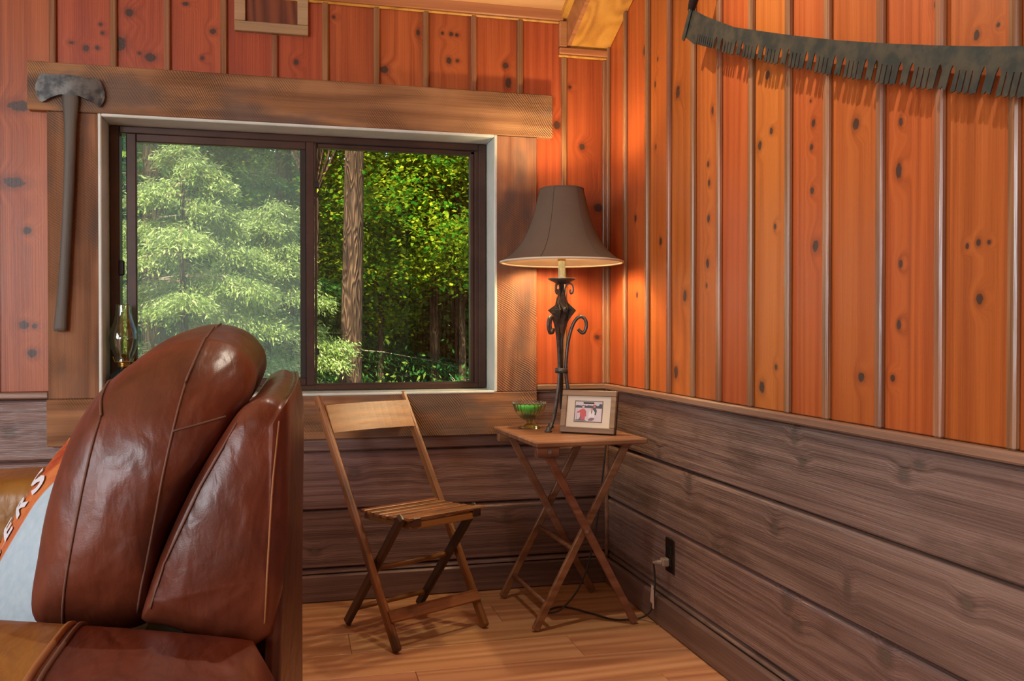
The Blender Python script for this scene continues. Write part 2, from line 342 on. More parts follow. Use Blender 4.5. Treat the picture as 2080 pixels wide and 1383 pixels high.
# floor planks
PW, PL = .19, 1.22
pm = {}
y = -.004; row = 0
while y > YF:
    x = .0 - ((row * .43) % 1.0) * PL + .0
    xs = [0.02] + [x - k * PL for k in range(0, 6)]
    xs = sorted(set([max(XL, t) for t in xs if t <= 0.02]), reverse=True)
    for a, b in zip(xs[:-1], xs[1:]):
        if a - b < .03: continue
        obj('floor_plank', cbox(b - a + .0006, -.0006, -PW + .0006, -.0006, -.012, 0, .0012), M['floor'], floor, loc=(a, y, 0))
    y -= PW; row += 1

BR = (0, 0, -math.pi / 2)      # pose of pieces on the right wall: local x runs towards the viewer, local -y into the room
def wl(side, s, z, n=0.0):     # wall-local -> location, rotation
    return ((s, -n, z), (0, 0, 0)) if side == 0 else ((-n, -s, z), BR)
KN = [(0,-2.126,1.768,.0403,.5),(0,-2.145,1.507,.0403,.5),(0,-2.105,1.344,.0152,1),(0,-2.117,1.021,.0168,1),(0,-2.084,1.017,.0101,1),(0,-2.092,.923,.0169,1),(0,-2.095,1.147,.0101,1),(0,-1.777,2.116,.0155,1),(0,-1.806,2.005,.0224,1.2),(0,-1.708,1.964,.0208,.8),(0,-1.744,1.976,.0069,1),(0,-1.916,1.98,.0119,1),(0,-1.88,1.984,.0086,1),(0,-1.87,2.067,.0068,1),(0,-1.863,2.037,.0069,1),(0,-1.963,1.996,.0085,.6),(0,-1.498,2.073,.0123,1),(0,-1.534,1.974,.0088,1),(0,-1.59,2.163,.0122,.7),(0,-1.208,1.983,.0108,1),(0,-1.073,2.16,.0073,1),(0,-2.05,1.591,.0085,1),(0,-.887,1.979,.0184,.8),(0,-.667,2.133,.0075,1),(0,-.633,2.132,.0094,1),(0,-.612,2.13,.0075,1),(0,-.642,2.03,.0113,1.3),(0,-.61,2.032,.0075,1),(0,-.42,2.027,.0133,1),(0,-.409,1.962,.0133,1.8),(0,-.76,2.126,.0093,1.5),(0,-.212,1.809,.0155,1.2),(0,-.108,1.729,.0136,1),(0,-.159,1.961,.0078,1),(0,-.04,1.49,.0196,1),(0,-.045,.975,.0098,1),
(1,.902,1.664,.0085,1.6),(1,.886,1.564,.0051,1.5),(1,.873,1.508,.0086,1.3),(1,.88,1.449,.0086,1.3),(1,.877,1.342,.0103,1.3),(1,1.221,1.681,.0136,1),(1,1.247,1.588,.006,1.2),(1,1.222,1.58,.0045,1),(1,1.24,1.529,.009,1.2),(1,1.181,1.502,.0107,1.3),(1,1.437,1.506,.0096,1.2),(1,1.429,1.448,.0083,1),(1,1.432,1.342,.0083,1.2),(1,1.424,1.562,.0042,1),(1,1.605,1.466,.0127,1.2),(1,1.757,1.436,.0071,1.4),(1,1.749,1.386,.0047,1),(1,1.751,1.335,.0107,1.6),(1,1.863,1.644,.0089,1),(1,1.968,1.548,.0084,1.3),(1,1.946,1.562,.0043,1),(1,2.02,1.55,.0051,1),(1,.287,1.415,.0104,1.5),(1,.517,1.308,.0117,1.3),(1,.871,1.206,.0121,1.3),(1,.865,1.139,.0069,1.2),(1,1.447,1.206,.0137,1.2),(1,1.261,1.274,.0074,1.2),(1,1.269,1.125,.0059,1),(1,1.303,1.096,.0073,1),(1,1.759,1.141,.0071,1.4),(1,1.762,1.108,.0047,1),(1,1.754,1.013,.0083,1.3),(1,1.947,1.16,.0053,1.2),(1,1.975,1.164,.0063,1.2),(1,2.001,1.162,.0052,1),(1,1.979,1.059,.0094,1.2),(1,1.948,1.061,.0043,1),(1,1.628,.897,.0126,1),(1,1.196,.848,.0153,1.2),(1,1.268,.906,.0074,1.2),(1,1.735,.9,.0084,1.1),(1,1.741,.826,.006,.8),(1,.644,.864,.0168,1.4),(1,.394,1.679,.0101,1.5),(1,.473,1.64,.0079,1.4),(1,.182,1.706,.0086,1.6),(1,.37,2.004,.0122,1.6),(1,.489,1.939,.0059,1.5),(1,.468,1.858,.0079,1.5),(1,.655,1.783,.0167,1.4),(1,.711,1.113,.0146,1.5),(1,.303,1.132,.0104,1.3),(1,.169,.941,.0065,1)]
def upper_board(side, s0, s1, z0, z1):
    loc, rot = wl(side, (s0 + s1) / 2, z0, 0)
    w = (s1 - s0) / 2 - .0012
    o = obj('wall_board', cbox(-w, w, .002, .019, 0, z1 - z0, .002), M['board_b'] if side == 0 else M['board_r'], wall_back if side == 0 else wall_right, loc=loc, rot=rot)
    ks = sorted([k for k in KN if k[0] == side and s0 <= k[1] <= s1 and z0 <= k[2] <= z1], key=lambda k: -k[3])[:8]
    for i in range(8):
        if i < len(ks): o['k%d' % i] = [ks[i][1] - (s0 + s1) / 2, ks[i][2] - z0, ks[i][3]]; o['a%d' % i] = float(ks[i][4])
        else: o['k%d' % i] = [5.0, -5.0, .001]; o['a%d' % i] = 1.0
    return o
def batten(side, s, z0, z1, w=.022, t=.012):
    loc, rot = wl(side, s, z0, 0)
    obj('batten', cbox(-w / 2, w / 2, -t, .003, 0, z1 - z0, .004), M['batten'], wall_back if side == 0 else wall_right, loc=loc, rot=rot)
ZR0, ZR1 = .769, .791
bb = [-4.5, -4.22, -4.036, -3.852, -3.668, -3.484, -3.300, -3.117, -2.935, -2.752, -2.57, -2.387, -2.204, -2.020, -1.826, -1.651, -1.460, -1.284, -1.103, -.916, -.731, -.547, -.363, -.185, 0.0]
for a, b in zip(bb[:-1], bb[1:]):
    if b <= OX0 or a >= OX1: upper_board(0, a, b, ZR1, 2.24)
    else:
        upper_board(0, a, b, OZ1 + .004, 2.24)
        if a < OX0 - .01: upper_board(0, a, OX0 - .002, ZR1, OZ1)
        if b > OX1 + .01: upper_board(0, OX1 + .002, b, ZR1, OZ1)
for s in bb[1:-1]:
    if OX0 - .14 < s < OX1 + .13: batten(0, s, 1.916, 2.076 if abs(s + 1.284) < .01 else 2.21)
    else: batten(0, s, ZR1, 2.21 if s < -.19 else 2.075)
batten(0, -.014, ZR1, 2.075)
rb = [0, .201, .415, .601, .785, .960, 1.148, 1.336, 1.505, 1.701, 1.882, 2.066] + [2.066 + .1835 * k for k in range(1, 21)]
rb = [t for t in rb if t < 5.78] + [5.8]
for a, b in zip(rb[:-1], rb[1:]):
    top = min(ZC(-b), ZC(RIDGE) - max(0, (b + RIDGE)) * .417) + .06 if b > 3.2 else ZC(-a) + .02
    upper_board(1, a, b, ZR1, top)
    batten(1, b, ZR1, top - .04)
batten(1, .016, ZR1, 2.13, .016)
# wainscot: horizontal boards with a rounded top edge, the board above lapping over it
WK = [(1, 1.777, 0.702, 0.0159, 0.8), (1, 1.822, 0.729, 0.0143, 0.6), (1, 1.363, 0.736, 0.0119, 1.6), (1, 1.401, 0.673, 0.0146, 0.8), (1, 0.516, 0.564, 0.0142, 1.4), (1, 1.271, 0.487, 0.0155, 1.2), (1, 0.751, 0.51, 0.0169, 1.6), (1, 1.584, 0.413, 0.0121, 1.5), (1, 1.955, 0.488, 0.0156, 0.9), (1, 0.937, 0.349, 0.0176, 1.2), (1, 1.377, 0.262, 0.0178, 0.9), (1, 1.332, 0.304, 0.0181, 1.3), (1, 1.72, 0.303, 0.0177, 1.2), (1, 1.796, 0.659, 0.0073, 1), (1, 1.071, 0.682, 0.0117, 0.7), (1, 1.921, 0.753, 0.009, 0.5), (0, -2.162, 0.651, 0.0168, 1), (0, -0.723, 0.461, 0.0187, 1), (0, -1.001, 0.472, 0.0165, 1), (0, -1.145, 0.186, 0.0164, 0.8), (0, -0.415, 0.276, 0.0153, 0.8)]
ZG = [.100, .123, .340, .555, .769]
def wain(side, s0, s1, z0, z1):
    pr = [(.019, .001), (.002, .001), (-.002, .005), (-.002, z1 - z0 - .020), (.000, z1 - z0 - .014), (.005, z1 - z0 - .0085), (.012, z1 - z0 - .0055), (.019, z1 - z0 - .005)]
    L = s1 - s0; V = [(0, n, z) for n, z in pr] + [(L, n, z) for n, z in pr]; k = len(pr)
    F = [(i, (i + 1) % k, (i + 1) % k + k, i + k) for i in range(k)] + [tuple(range(k - 1, -1, -1)), tuple(range(k, 2 * k))]
    loc, rot = wl(side, s0, z0, 0)
    o = fixn(obj('wainscot_board', (V, F), M['wains'], wall_back if side == 0 else wall_right, loc=loc, rot=rot))
    ks = sorted([k for k in WK if k[0] == side and s0 <= k[1] <= s1 and z0 <= k[2] <= z1], key=lambda k: -k[3])[:7]
    for i in range(7):
        o['k%d' % i] = [ks[i][1] - s0, ks[i][2] - z0, ks[i][3]] if i < len(ks) else [-5.0, -5.0, .001]; o['a%d' % i] = float(ks[i][4]) if i < len(ks) else 1.0
for side, s0, s1 in ((0, XL, 0.0), (1, 0.002, 5.8)):
    for z0, z1 in zip(ZG[:-1], ZG[1:]): wain(side, s0, s1, z0, z1)
    wain(side, s0, s1, .002, .100)
def strip(name, side, s0, s1, z0, z1, t, mat, b=.004, n0=0.0):
    loc, rot = wl(side, s0, z0, 0)
    return obj(name, cbox(0, s1 - s0, -t, n0, 0, z1 - z0, b), mat, None, loc=loc, rot=rot)
struct(strip('trim_1', 0, XL, -2.036, ZR0, ZR1, .022, M['rail']), 'brown chair rail left of the window')
struct(strip('trim_2', 0, -.301, 0, ZR0, ZR1, .022, M['rail']), 'short brown chair rail right of the window')
struct(strip('trim_3', 1, 0, 5.8, ZR0, ZR1, .022, M['rail']), 'brown chair rail along the right wall')
struct(strip('baseboard_back', 0, XL, 0, 0, .100, .022, M['base'], .006), 'brown baseboard under the window wall')
struct(strip('baseboard_right', 1, 0.02, 5.8, 0, .100, .022, M['base'], .006), 'brown baseboard along the right wall')
struct(obj('trim_4', cbox(-.014, 0, -.014, 0, .1, ZR0, .004), M['rail']), 'corner strip of the wainscot')
# crown trim along the window wall, and round the end of the rafter
struct(strip('trim_5', 0, XL, -.19, 2.212, 2.258, .020, M['crown']), 'tan trim where ceiling meets window wall')
struct(strip('trim_6', 0, XL, -.206, 2.203, 2.213, .012, M['beam']), 'pale bead under the ceiling trim')
struct(obj('trim_7', cbox(-.207, -.176, -.020, 0, 2.112, 2.212, .003), M['crown']), 'short upright trim beside the rafter end')
struct(strip('trim_8', 0, -.207, 0, 2.084, 2.110, .020, M['crown']), 'tan trim under the rafter end')
struct(strip('trim_9', 0, -.209, 0, 2.074, 2.084, .014, M['beam']), 'pale bead under the rafter trim')
struct(obj('trim_10', [[(-.200, 0, ZC(0) - .035), (-.176, 0, ZC(0) - .035), (-.176, 0, ZC(0)), (-.200, 0, ZC(0)), (-.200, -2.5, ZC(-2.5) - .035), (-.176, -2.5, ZC(-2.5) - .035), (-.176, -2.5, ZC(-2.5)), (-.200, -2.5, ZC(-2.5))], [(0, 1, 5, 4), (1, 2, 6, 5), (2, 3, 7, 6), (3, 0, 4, 7), (3, 2, 1, 0), (4, 5, 6, 7)]], M['beam']), 'pale strip beside the rafter')
bz = 2.112; raf = empty('rafter'); struct(raf, 'pine rafter with lamp-lit tone underneath, in the corner under the ceiling')
fixn(obj('rafter_side', [[(-.176, 0, bz), (-.160, 0, bz), (-.160, 0, ZC(0) + .02), (-.176, 0, ZC(0) + .02), (-.176, RIDGE, bz - .417 * RIDGE), (-.160, RIDGE, bz - .417 * RIDGE), (-.160, RIDGE, ZC(RIDGE) + .02), (-.176, RIDGE, ZC(RIDGE) + .02)], [(0, 1, 5, 4), (1, 2, 6, 5), (2, 3, 7, 6), (3, 0, 4, 7), (3, 2, 1, 0), (4, 5, 6, 7)]], M['crown'], raf))
fixn(obj('rafter_underside', [[(-.160, 0, bz + .001), (.0, 0, bz + .001), (.0, 0, bz + .03), (-.160, 0, bz + .03), (-.160, RIDGE, bz + .001 - .417 * RIDGE), (.0, RIDGE, bz + .001 - .417 * RIDGE), (.0, RIDGE, bz + .03 - .417 * RIDGE), (-.160, RIDGE, bz + .03 - .417 * RIDGE)], [(0, 1, 5, 4), (1, 2, 6, 5), (2, 3, 7, 6), (3, 0, 4, 7), (3, 2, 1, 0), (4, 5, 6, 7)]], M['beam'], raf))  # brighter wood than the side: lamp glow put into the colour

# ------------------------------------------------------------------ window
win = struct(empty('window_1', (0, 0, 0)), 'sliding window with dark brown frame and rough-sawn casing')
def wp(name, b, mat, bev=.003, parent=None): return obj(name, cbox(*b, bev), mat, parent or win)
def wpl(name, b, mat, bev=.003):
    x0, x1, y0, y1, z0, z1 = b
    return obj(name, cbox(0, x1 - x0, y0, y1, 0, z1 - z0, bev), mat, win, loc=(x0, 0, z0))
wpl('casing_board', (-2.094, -.239, -.034, .002, 1.7505, 1.9153), M['barn_h'])['label'] = 'rough-sawn header board'
wpl('casing_board', (-2.035, -1.868, -.028, .002, .7662, 1.7500), M['barn_v'])
wpl('casing_board', (-.468, -.302, -.028, .002, .7662, 1.7500), M['barn_v'])
wpl('casing_board', (-2.040, -.302, -.031, .002, .603, .7655), M['barn_h'])['label'] = 'rough-sawn apron board'
wp('jamb', (OX0 - .004, OX0 + .008, -.030, .155, OZ0, OZ1 - .003), M['jamb']); wp('jamb', (OX1 - .008, OX1 + .004, -.030, .155, OZ0, OZ1 - .003), M['jamb'])
wp('jamb', (OX0 + .008, OX1 - .008, -.030, .155, OZ1 - .014, OZ1), M['jamb']); wp('sill', (OX0 + .008, OX1 - .008, -.033, .155, OZ0 - .004, OZ0 + .006), M['jamb'])
FX0, FX1, FZ0, FZ1 = -1.860, -.476, .775, 1.740
for b in ((FX0, FX0 + .032, .100, .165, FZ0, FZ1), (FX1 - .030, FX1, .100, .165, FZ0, FZ1), (FX0 + .032, FX1 - .030, .100, .165, FZ1 - .026, FZ1), (FX0 + .032, FX1 - .030, .100, .165, FZ0, FZ0 + .020)):
    wp('frame_bar', b, M['bronze'])
# left sliding sash
sx0, sx1, sz0, sz1 = -1.806, -1.142, .793, 1.716
sash = obj('sash', cbox(sx0, sx0 + .034, .106, .132, sz0, sz1, .003), M['bronze'], win); sash['label'] = 'sliding sash'
for b in ((sx1 - .030, sx1, .100, .132, sz0, sz1), (sx0 + .034, sx1 - .030, .106, .132, sz1 - .030, sz1), (sx0 + .034, sx1 - .030, .106, .132, sz0, sz0 + .030)):
    obj('sash_rail', cbox(*b, .003), M['bronze'], sash)
obj('sash_track', cbox(sx1 - .052, sx1 - .030, .114, .134, sz0, sz1, .002), M['bronze2'], sash)
obj('pane', box(sx0 + .034, sx1 - .052, .118, .121, sz0 + .030, sz1 - .030), M['pane'], sash)
obj('insect_screen', box(sx0 - .02, sx1, .1605, .1610, FZ0 + .018, FZ1 - .022), M['screen'], win)
# right fixed light
for b in ((sx1 + .002, sx1 + .010, .104, .150, .79, 1.716), (-.537, -.521, .112, .150, .79, 1.712), (-.521, -.504, .106, .150, .786, 1.716), (sx1 + .010, -.521, .112, .150, 1.698, 1.716), (sx1 + .010, -.521, .112, .150, .785, .799)):
    wp('frame_bar', b, M['bronze'])
wp('frame_groove', (sx1 + .002, -.505, .1015, .104, 1.712, 1.7165), M['black'], .001)
wp('pane', (sx1 + .010, -.537, .128, .131, .799, 1.698), M['pane'], .0005)
for z in (1.555, .922): wp('latch', (sx1 + .002, sx1 + .018, .100, .116, z - .012, z + .012), M['black'], .002)
wp('pull', (-1.832, -1.812, .095, .110, 1.20, 1.255), M['black'], .004)

# ------------------------------------------------------------------ framed recess high on the window wall
nr = tag(empty('framed_recess', (-1.294, 0, 2.077)), 'small pale-trimmed recess in the planks above the window', 'recess')
for b in ((-.129, .129, -.020, .004, .0, .036), (-.129, -.091, -.019, .004, .037, .17), (.091, .129, -.019, .004, .037, .17)):
    obj('frame_board', cbox(*b, .002), M['niche'], nr)
obj('recess_back', cbox(-.093, .093, -.0035, .003, .034, .17, .001), M['nichein'], nr)

# ------------------------------------------------------------------ double-bit axe on the casing
ax = tag(empty('axe', (-1.956, -.046, 1.835)), 'old double-bit axe hung on the left window casing', 'axe')
ho = [(60,260),(64,215),(75,180),(100,120),(130,80),(180,88),(300,97),(370,92),(450,90),(520,98),(590,106),(680,110),(735,105),(770,140),(795,190),(813,260),(815,310),(805,360),(785,405),(755,440),(700,398),(650,370),(600,353),(545,328),(440,320),(330,322),(280,340),(230,360),(180,392),(140,415),(110,405),(85,360),(68,310)]
hp = [((a - 440) / 5.32 / 650, -(b - 205) / 5.32 / 650) for a, b in ho]
n = len(hp); V = []
def thick(x): return .0012 + .0125 * max(0, 1 - (abs(x) / .100) ** 1.6)
bm = bmesh.new(); vs = [bm.verts.new((x, 0, z)) for x, z in hp]; es = [bm.edges.new((vs[i], vs[(i + 1) % n])) for i in range(n)]
bmesh.ops.triangle_fill(bm, use_beauty=True, edges=es)
bmesh.ops.subdivide_edges(bm, edges=[e for e in bm.edges], cuts=3, use_grid_fill=True)
bmesh.ops.triangulate(bm, faces=bm.faces); bm.verts.index_update()
vv = [tuple(v.co) for v in bm.verts]; ff = [tuple(v.index for v in f.verts) for f in bm.faces]; be = [(e.verts[0].index, e.verts[1].index) for e in bm.edges if e.is_boundary]; bm.free()
k = len(vv); V = [(x, -thick(x), z) for x, y_, z in vv] + [(x, thick(x), z) for x, y_, z in vv]
F = ff + [tuple(i + k for i in reversed(f)) for f in ff] + [(a, b, b + k, a + k) for a, b in be]
fixn(obj('axe_head', (V, F), M['steelhead'], ax, smooth=False))
hs = [(.010, .034, .0265), (-.022, .0, .0265), (-.05, .0, .027), (-.085, .0, .024), (-.13, -.001, .0205), (-.20, -.002, .0185), (-.32, -.006, .0175), (-.45, -.012, .017), (-.58, -.019, .0175), (-.68, -.025, .0185), (-.76, -.031, .0195), (-.822, -.036, .0215), (-.835, -.0362, .020)]
hv, hf = [], []
hs[0] = (.010, 0, .0255)
for z, cx_, w in hs:
    for q in range(12):
        t = 2 * math.pi * q / 12; hv.append((cx_ + w * math.copysign(abs(math.cos(t)) ** .8, math.cos(t)), .0135 * math.copysign(abs(math.sin(t)) ** .8, math.sin(t)), z))
for i in range(len(hs) - 1):
    for q in range(12): hf.append((i * 12 + q, i * 12 + (q + 1) % 12, (i + 1) * 12 + (q + 1) % 12, (i + 1) * 12 + q))
hf.append(tuple(range(12))); hf.append(tuple((len(hs) - 1) * 12 + q for q in range(12)))
o = fixn(obj('axe_handle', (hv, hf), M['axewood'], ax, smooth=True))

# ------------------------------------------------------------------ crosscut saw on the right wall
sw = tag(empty('crosscut_saw', (0, 0, 0)), 'long rusty crosscut saw hung on the orange plank wall', 'saw')
top = [(.900,1.975),(.933,1.945),(1.00,1.906),(1.158,1.824),(1.406,1.725),(1.609,1.648),(1.779,1.588),(1.922,1.540),(2.046,1.500),(2.133,1.474),(2.30,1.43),(2.55,1.38)]
bot = [(.862,1.882),(.927,1.851),(1.158,1.750),(1.406,1.650),(1.609,1.570),(1.779,1.507),(1.923,1.457),(2.046,1.416),(2.133,1.390),(2.30,1.342),(2.55,1.290)]
def ip(tab, s):
    return float(np.interp(s, [a for a, b in tab], [b for a, b in tab]))
def tooth(s, dz):            # point at s, dz above the tip line; teeth lean a little
    return (s + dz * .34, ip(bot, s) + dz)
outl = []
s = .955
for (d, g) in ((0, 0),) : pass
pts = [(.868, 1.889), (.925, 1.850)]
s = .935
while s < 1.045:             # fine slits at the heel
    pts += [tooth(s, 0), tooth(s + .0075, 0), tooth(s + .0095, .026), tooth(s + .0115, .026)]; s += .0125
while s < 2.50:
    D = float(np.interp(s, [1.0, 2.1], [.031, .044]))
    def gul(s, w): return [tooth(s, .0), tooth(s + .0015, D * .75), tooth(s + w * .35, D), tooth(s + w * .7, D), tooth(s + w + .001, D * .75), tooth(s + w, .0)]
    pts += gul(s, .013); s += .013
    pts += [tooth(s + .006, .0), tooth(s + .010, .006), tooth(s + .014, .0)]; s += .020
    pts += gul(s, .013); s += .013
    for j in range(4):
        pts += [tooth(s + .003, -.004), tooth(s + .011, .0)]
        if j < 3: pts += [tooth(s + .0112, D * .85), tooth(s + .0145, D * .85), tooth(s + .0150, .003)]
        s += .0155
pts += [(s, ip(bot, s)), (s + .02, ip(bot, s) + .01)]
pts += [(a, b) for a, b in reversed(top) if a < s][:-1] + [(.918, 1.952)]
clean = [pts[0]]
for p_ in pts[1:]:
    if (p_[0] - clean[-1][0]) ** 2 + (p_[1] - clean[-1][1]) ** 2 > 1e-8: clean.append(p_)
NW = lambda s_: float(np.interp(s_, [.9, 1.6, 2.1], [.072, .052, .044]))     # stand-off from the planks
bv, bf = prism(clean, 0, .0022)
bv = [(-NW(x) + yy, -x, z) for x, yy, z in bv]
fixn(obj('saw_blade', (bv, bf), M['sawsteel'], sw))
q0, q1 = Vector((-NW(.9), -.857, 1.880)), Vector((-NW(.9), -.915, 1.962))
obj('end_plate', bar(q0 + Vector((-.003, -.003, 0)), q1 + Vector((-.003, -.003, 0)), .018, .007, up=(1, 0, 0)), M['sawsteel'], sw)
dr = (q1 - q0).normalized()
obj('handle', tube([q1 - dr * .01, q1 + dr * .005, q1 + dr * .03, q1 + dr * .06, q1 + dr * .12, q1 + dr * .16, q1 + dr * .17], [.011, .013, .0145, .016, .0175, .016, .010], 16), M['sawgrip'], sw, smooth=True)
obj('wall_peg', tube([(0, -1.05, 1.845), (-.064, -1.05, 1.845)], .004, 8), M['iron'], sw)

# ------------------------------------------------------------------ outlet, plug and lamp cord
ou = tag(empty('wall_outlet', (0, -.613, .25), -math.pi / 2), 'dark brown wall outlet low on the wainscot', 'outlet')
obj('cover_plate', cbox(-.036, .036, -.006, .0, -.058, .058, .003), M['outlet'], ou)
for z in (-.020, .020): obj('socket', cbox(-.015, .015, -.009, -.006, z - .014, z + .014, .004), M['black'], ou)
obj('screw', cbox(-.003, .003, -.0075, -.006, -.003, .003, .001), M['brass'], ou)
cd = tag(empty('lamp_cord', (0, 0, 0)), 'dark lamp cord running under the tray table to the outlet', 'cord')
cp = [(-.165, -.18, .662), (-.085, -.13, .66), (-.052, -.11, .645), (-.050, -.115, .56), (-.075, -.15, .45), (-.12, -.22, .31), (-.18, -.30, .17), (-.24, -.35, .08), (-.31, -.37, .02), (-.352, -.352, .006), (-.335, -.315, .005), (-.275, -.297, .005), (-.21, -.385, .005), (-.155, -.472, .005), (-.10, -.487, .005), (-.058, -.49, .008), (-.040, -.53, .040), (-.036, -.548, .09), (-.034, -.556, .14), (-.040, -.566, .19), (-.054, -.590, .225), (-.048, -.606, .231), (-.038, -.612, .230)]
obj('cord', tube(spline(cp, 6), .0032, 8), M['cord'], cd, smooth=True)
obj('plug', merge(cbox(-.036, -.0095, -.627, -.599, .216, .244, .005), tube([(-.034, -.613, .230), (-.046, -.607, .230), (-.056, -.594, .226)], [.009, .007, .0045], 10)), M['plug'], cd)
obj('cord_tag', merge(xf(cbox(-.001, .001, -.008, .008, -.03, .03, .0003), Matrix.Translation((-.040, -.545, .105)) @ Matrix.Rotation(.18, 4, 'X')), xf(cbox(-.001, .001, -.005, .005, -.034, .030, .0003), Matrix.Translation((-.043, -.562, .095)))), M['paper'], cd)['label'] = 'pale paper tag'

# ------------------------------------------------------------------ tray table
TX, TY, TZ = -.279, -.325, .640
tb = tag(empty('tray_table', (TX, TY, 0), math.radians(3.0)), 'folding wooden tray table with crossed legs in the corner', 'table')
tt = obj('table_top', cbox(-.198, .198, -.262, .252, TZ - .018, TZ, .004), M['ttop'], tb)
X_, Yf, Yb = .176, -.195, .190
for y_ in (Yf, Yb):
    i = .011
    obj('leg', bar((-X_, y_ - i, 0.004), (X_ - .015, y_ - i, TZ - .024), .017, .026, up=(0, 1, 0)) if 0 else bar((-X_, y_ + i, .006), (X_ - .02, y_ + i, TZ - .020), .026, .017, up=(0, 1, 0)), M['table'], tb)
    obj('leg', bar((X_, y_ - i, .006), (-X_ + .03, y_ - i, TZ - .036), .026, .017, up=(0, 1, 0)), M['table'], tb)
    t_ = tube([(-.004, y_ - i - .011, .330), (-.004, y_ - i - .007, .330)], .007, 12)
    obj('pivot_bolt', t_, M['steel'], tb)
def lerp(a, b, t): return tuple(a[i] + (b[i] - a[i]) * t for i in range(3))
for t in (.13, .42):
    a = lerp((-X_, Yf + .011, .006), (X_ - .02, Yf + .011, TZ - .02), t); b = (a[0], Yb + .011, a[2])
    obj('cross_dowel', tube([a, b], .008, 10), M['table'], tb, smooth=True)
obj('clip_block', cbox(-.190, -.112, -.248, -.218, TZ - .052, TZ - .0185, .003), M['ttop'], tb)
obj('clip_block', cbox(-.190, -.112, .200, .230, TZ - .052, TZ - .0185, .003), M['ttop'], tb)
obj('bolt', tube([(-.148, -.2485, TZ - .034), (-.148, -.252, TZ - .034)], .007, 12), M['steel'], tb)
obj('cleat', cbox(.12, .155, -.225, .215, TZ - .030, TZ - .0185, .003), M['table'], tb)

# ------------------------------------------------------------------ folding chair
ch = tag(empty('folding_chair', (-.832, -.382, 0), math.radians(28)), 'worn wooden folding chair with slatted seat under the window', 'chair')
PX, LX, SX = .178, .150, .135
def wx(vf_pts, w, h, up): return bar(vf_pts[0], vf_pts[1], w, h, up, .006)
def grain_bar(name, p, q, w, h, mat, parent, up=(1, 0, 0), b=.006):
    p, q = Vector(p), Vector(q); d = q - p; L = d.length; d.normalize(); s_ = d.cross(Vector(up)).normalized(); u = s_.cross(d)
    Mx = Matrix((d, s_, u)).transposed()
    o = obj(name, cbox(0, L, -w / 2, w / 2, -h / 2, h / 2, b), mat, parent); o.location = p; o.rotation_euler = Mx.to_euler(); return o
for sx in (-1, 1):
    grain_bar('post', (sx * PX, -.165, .006), (sx * PX, .322, .770), .034, .021, M['chair'], ch)
    grain_bar('leg', (sx * LX, .178, .008), (sx * LX, -.148, .418), .036, .021, M['chairdark'], ch, b=.008)
    obj('rivet', tube([(sx * (PX + .0107), .310 - .02, .728), (sx * (PX + .013), .310 - .02, .728)], .005, 10), M['steel'], ch)
    obj('rivet', tube([(sx * PX, .2885, .738), (sx * PX, .2855, .736)], .005, 10), M['steel'], ch)
    grain_bar('seat_rail', (sx * (SX - .012), -.168, .392), (sx * (SX - .012), .098, .386), .026, .018, M['chair'], ch, b=.003)
    obj('corner_bracket', cbox(sx * (SX - .014) - .0165, sx * (SX - .014) + .0165, -.1905, -.165, .389, .4175, .002), M['chairdark'], ch)
# seat slats
for i in range(7):
    y0 = -.188 + i * .0415; z0 = .404 + .006 * (abs(i - 3.2) / 3.2) ** 2 - .0015 * i
    o = obj('seat_slat', cbox(0, 2 * (SX + .018), 0, .0275, 0, .010, .002), M['chair'], ch, loc=(-SX - .018, y0, z0))
obj('seat_front', cbox(0, 2 * SX - .04, 0, .016, 0, .022, .003), M['chairback'], ch, loc=(-SX + .02, -.186, .382))
# backrest slat, slightly curved
bs = []
for k in range(13):
    u = -1 + k / 6; yb = .018 * (1 - u * u)
    bs.append((u * (PX - .008), yb))
V, F = [], []
for (x, yb) in bs:
    for dy, z in ((-.006, 0), (.006, 0), (.006 + .052, .092), (-.006 + .052, .092)): V.append((x, .232 + yb + dy + 0.0, .652 + z))
for k in range(12):
    for j in range(4): F.append((k * 4 + j, k * 4 + (j + 1) % 4, (k + 1) * 4 + (j + 1) % 4, (k + 1) * 4 + j))
F += [(3, 2, 1, 0), (48, 49, 50, 51)]
fixn(obj('backrest', (V, F), M['chairback'], ch, smooth=False))
obj('cross_dowel', tube([(-LX + .004, .005, .226), (LX - .004, .005, .226)], .009, 12), M['chair'], ch, smooth=True)
obj('cross_dowel', tube([(-LX + .004, .130, .068), (LX - .004, .130, .068)], .009, 12), M['chair'], ch, smooth=True)
o = grain_bar('front_stretcher', (-PX - .004, -.107 - .0185, .105), (PX + .004, -.107 - .0185, .105), .012, .040, M['chair'], ch, up=(0, -.54, .84), b=.003)

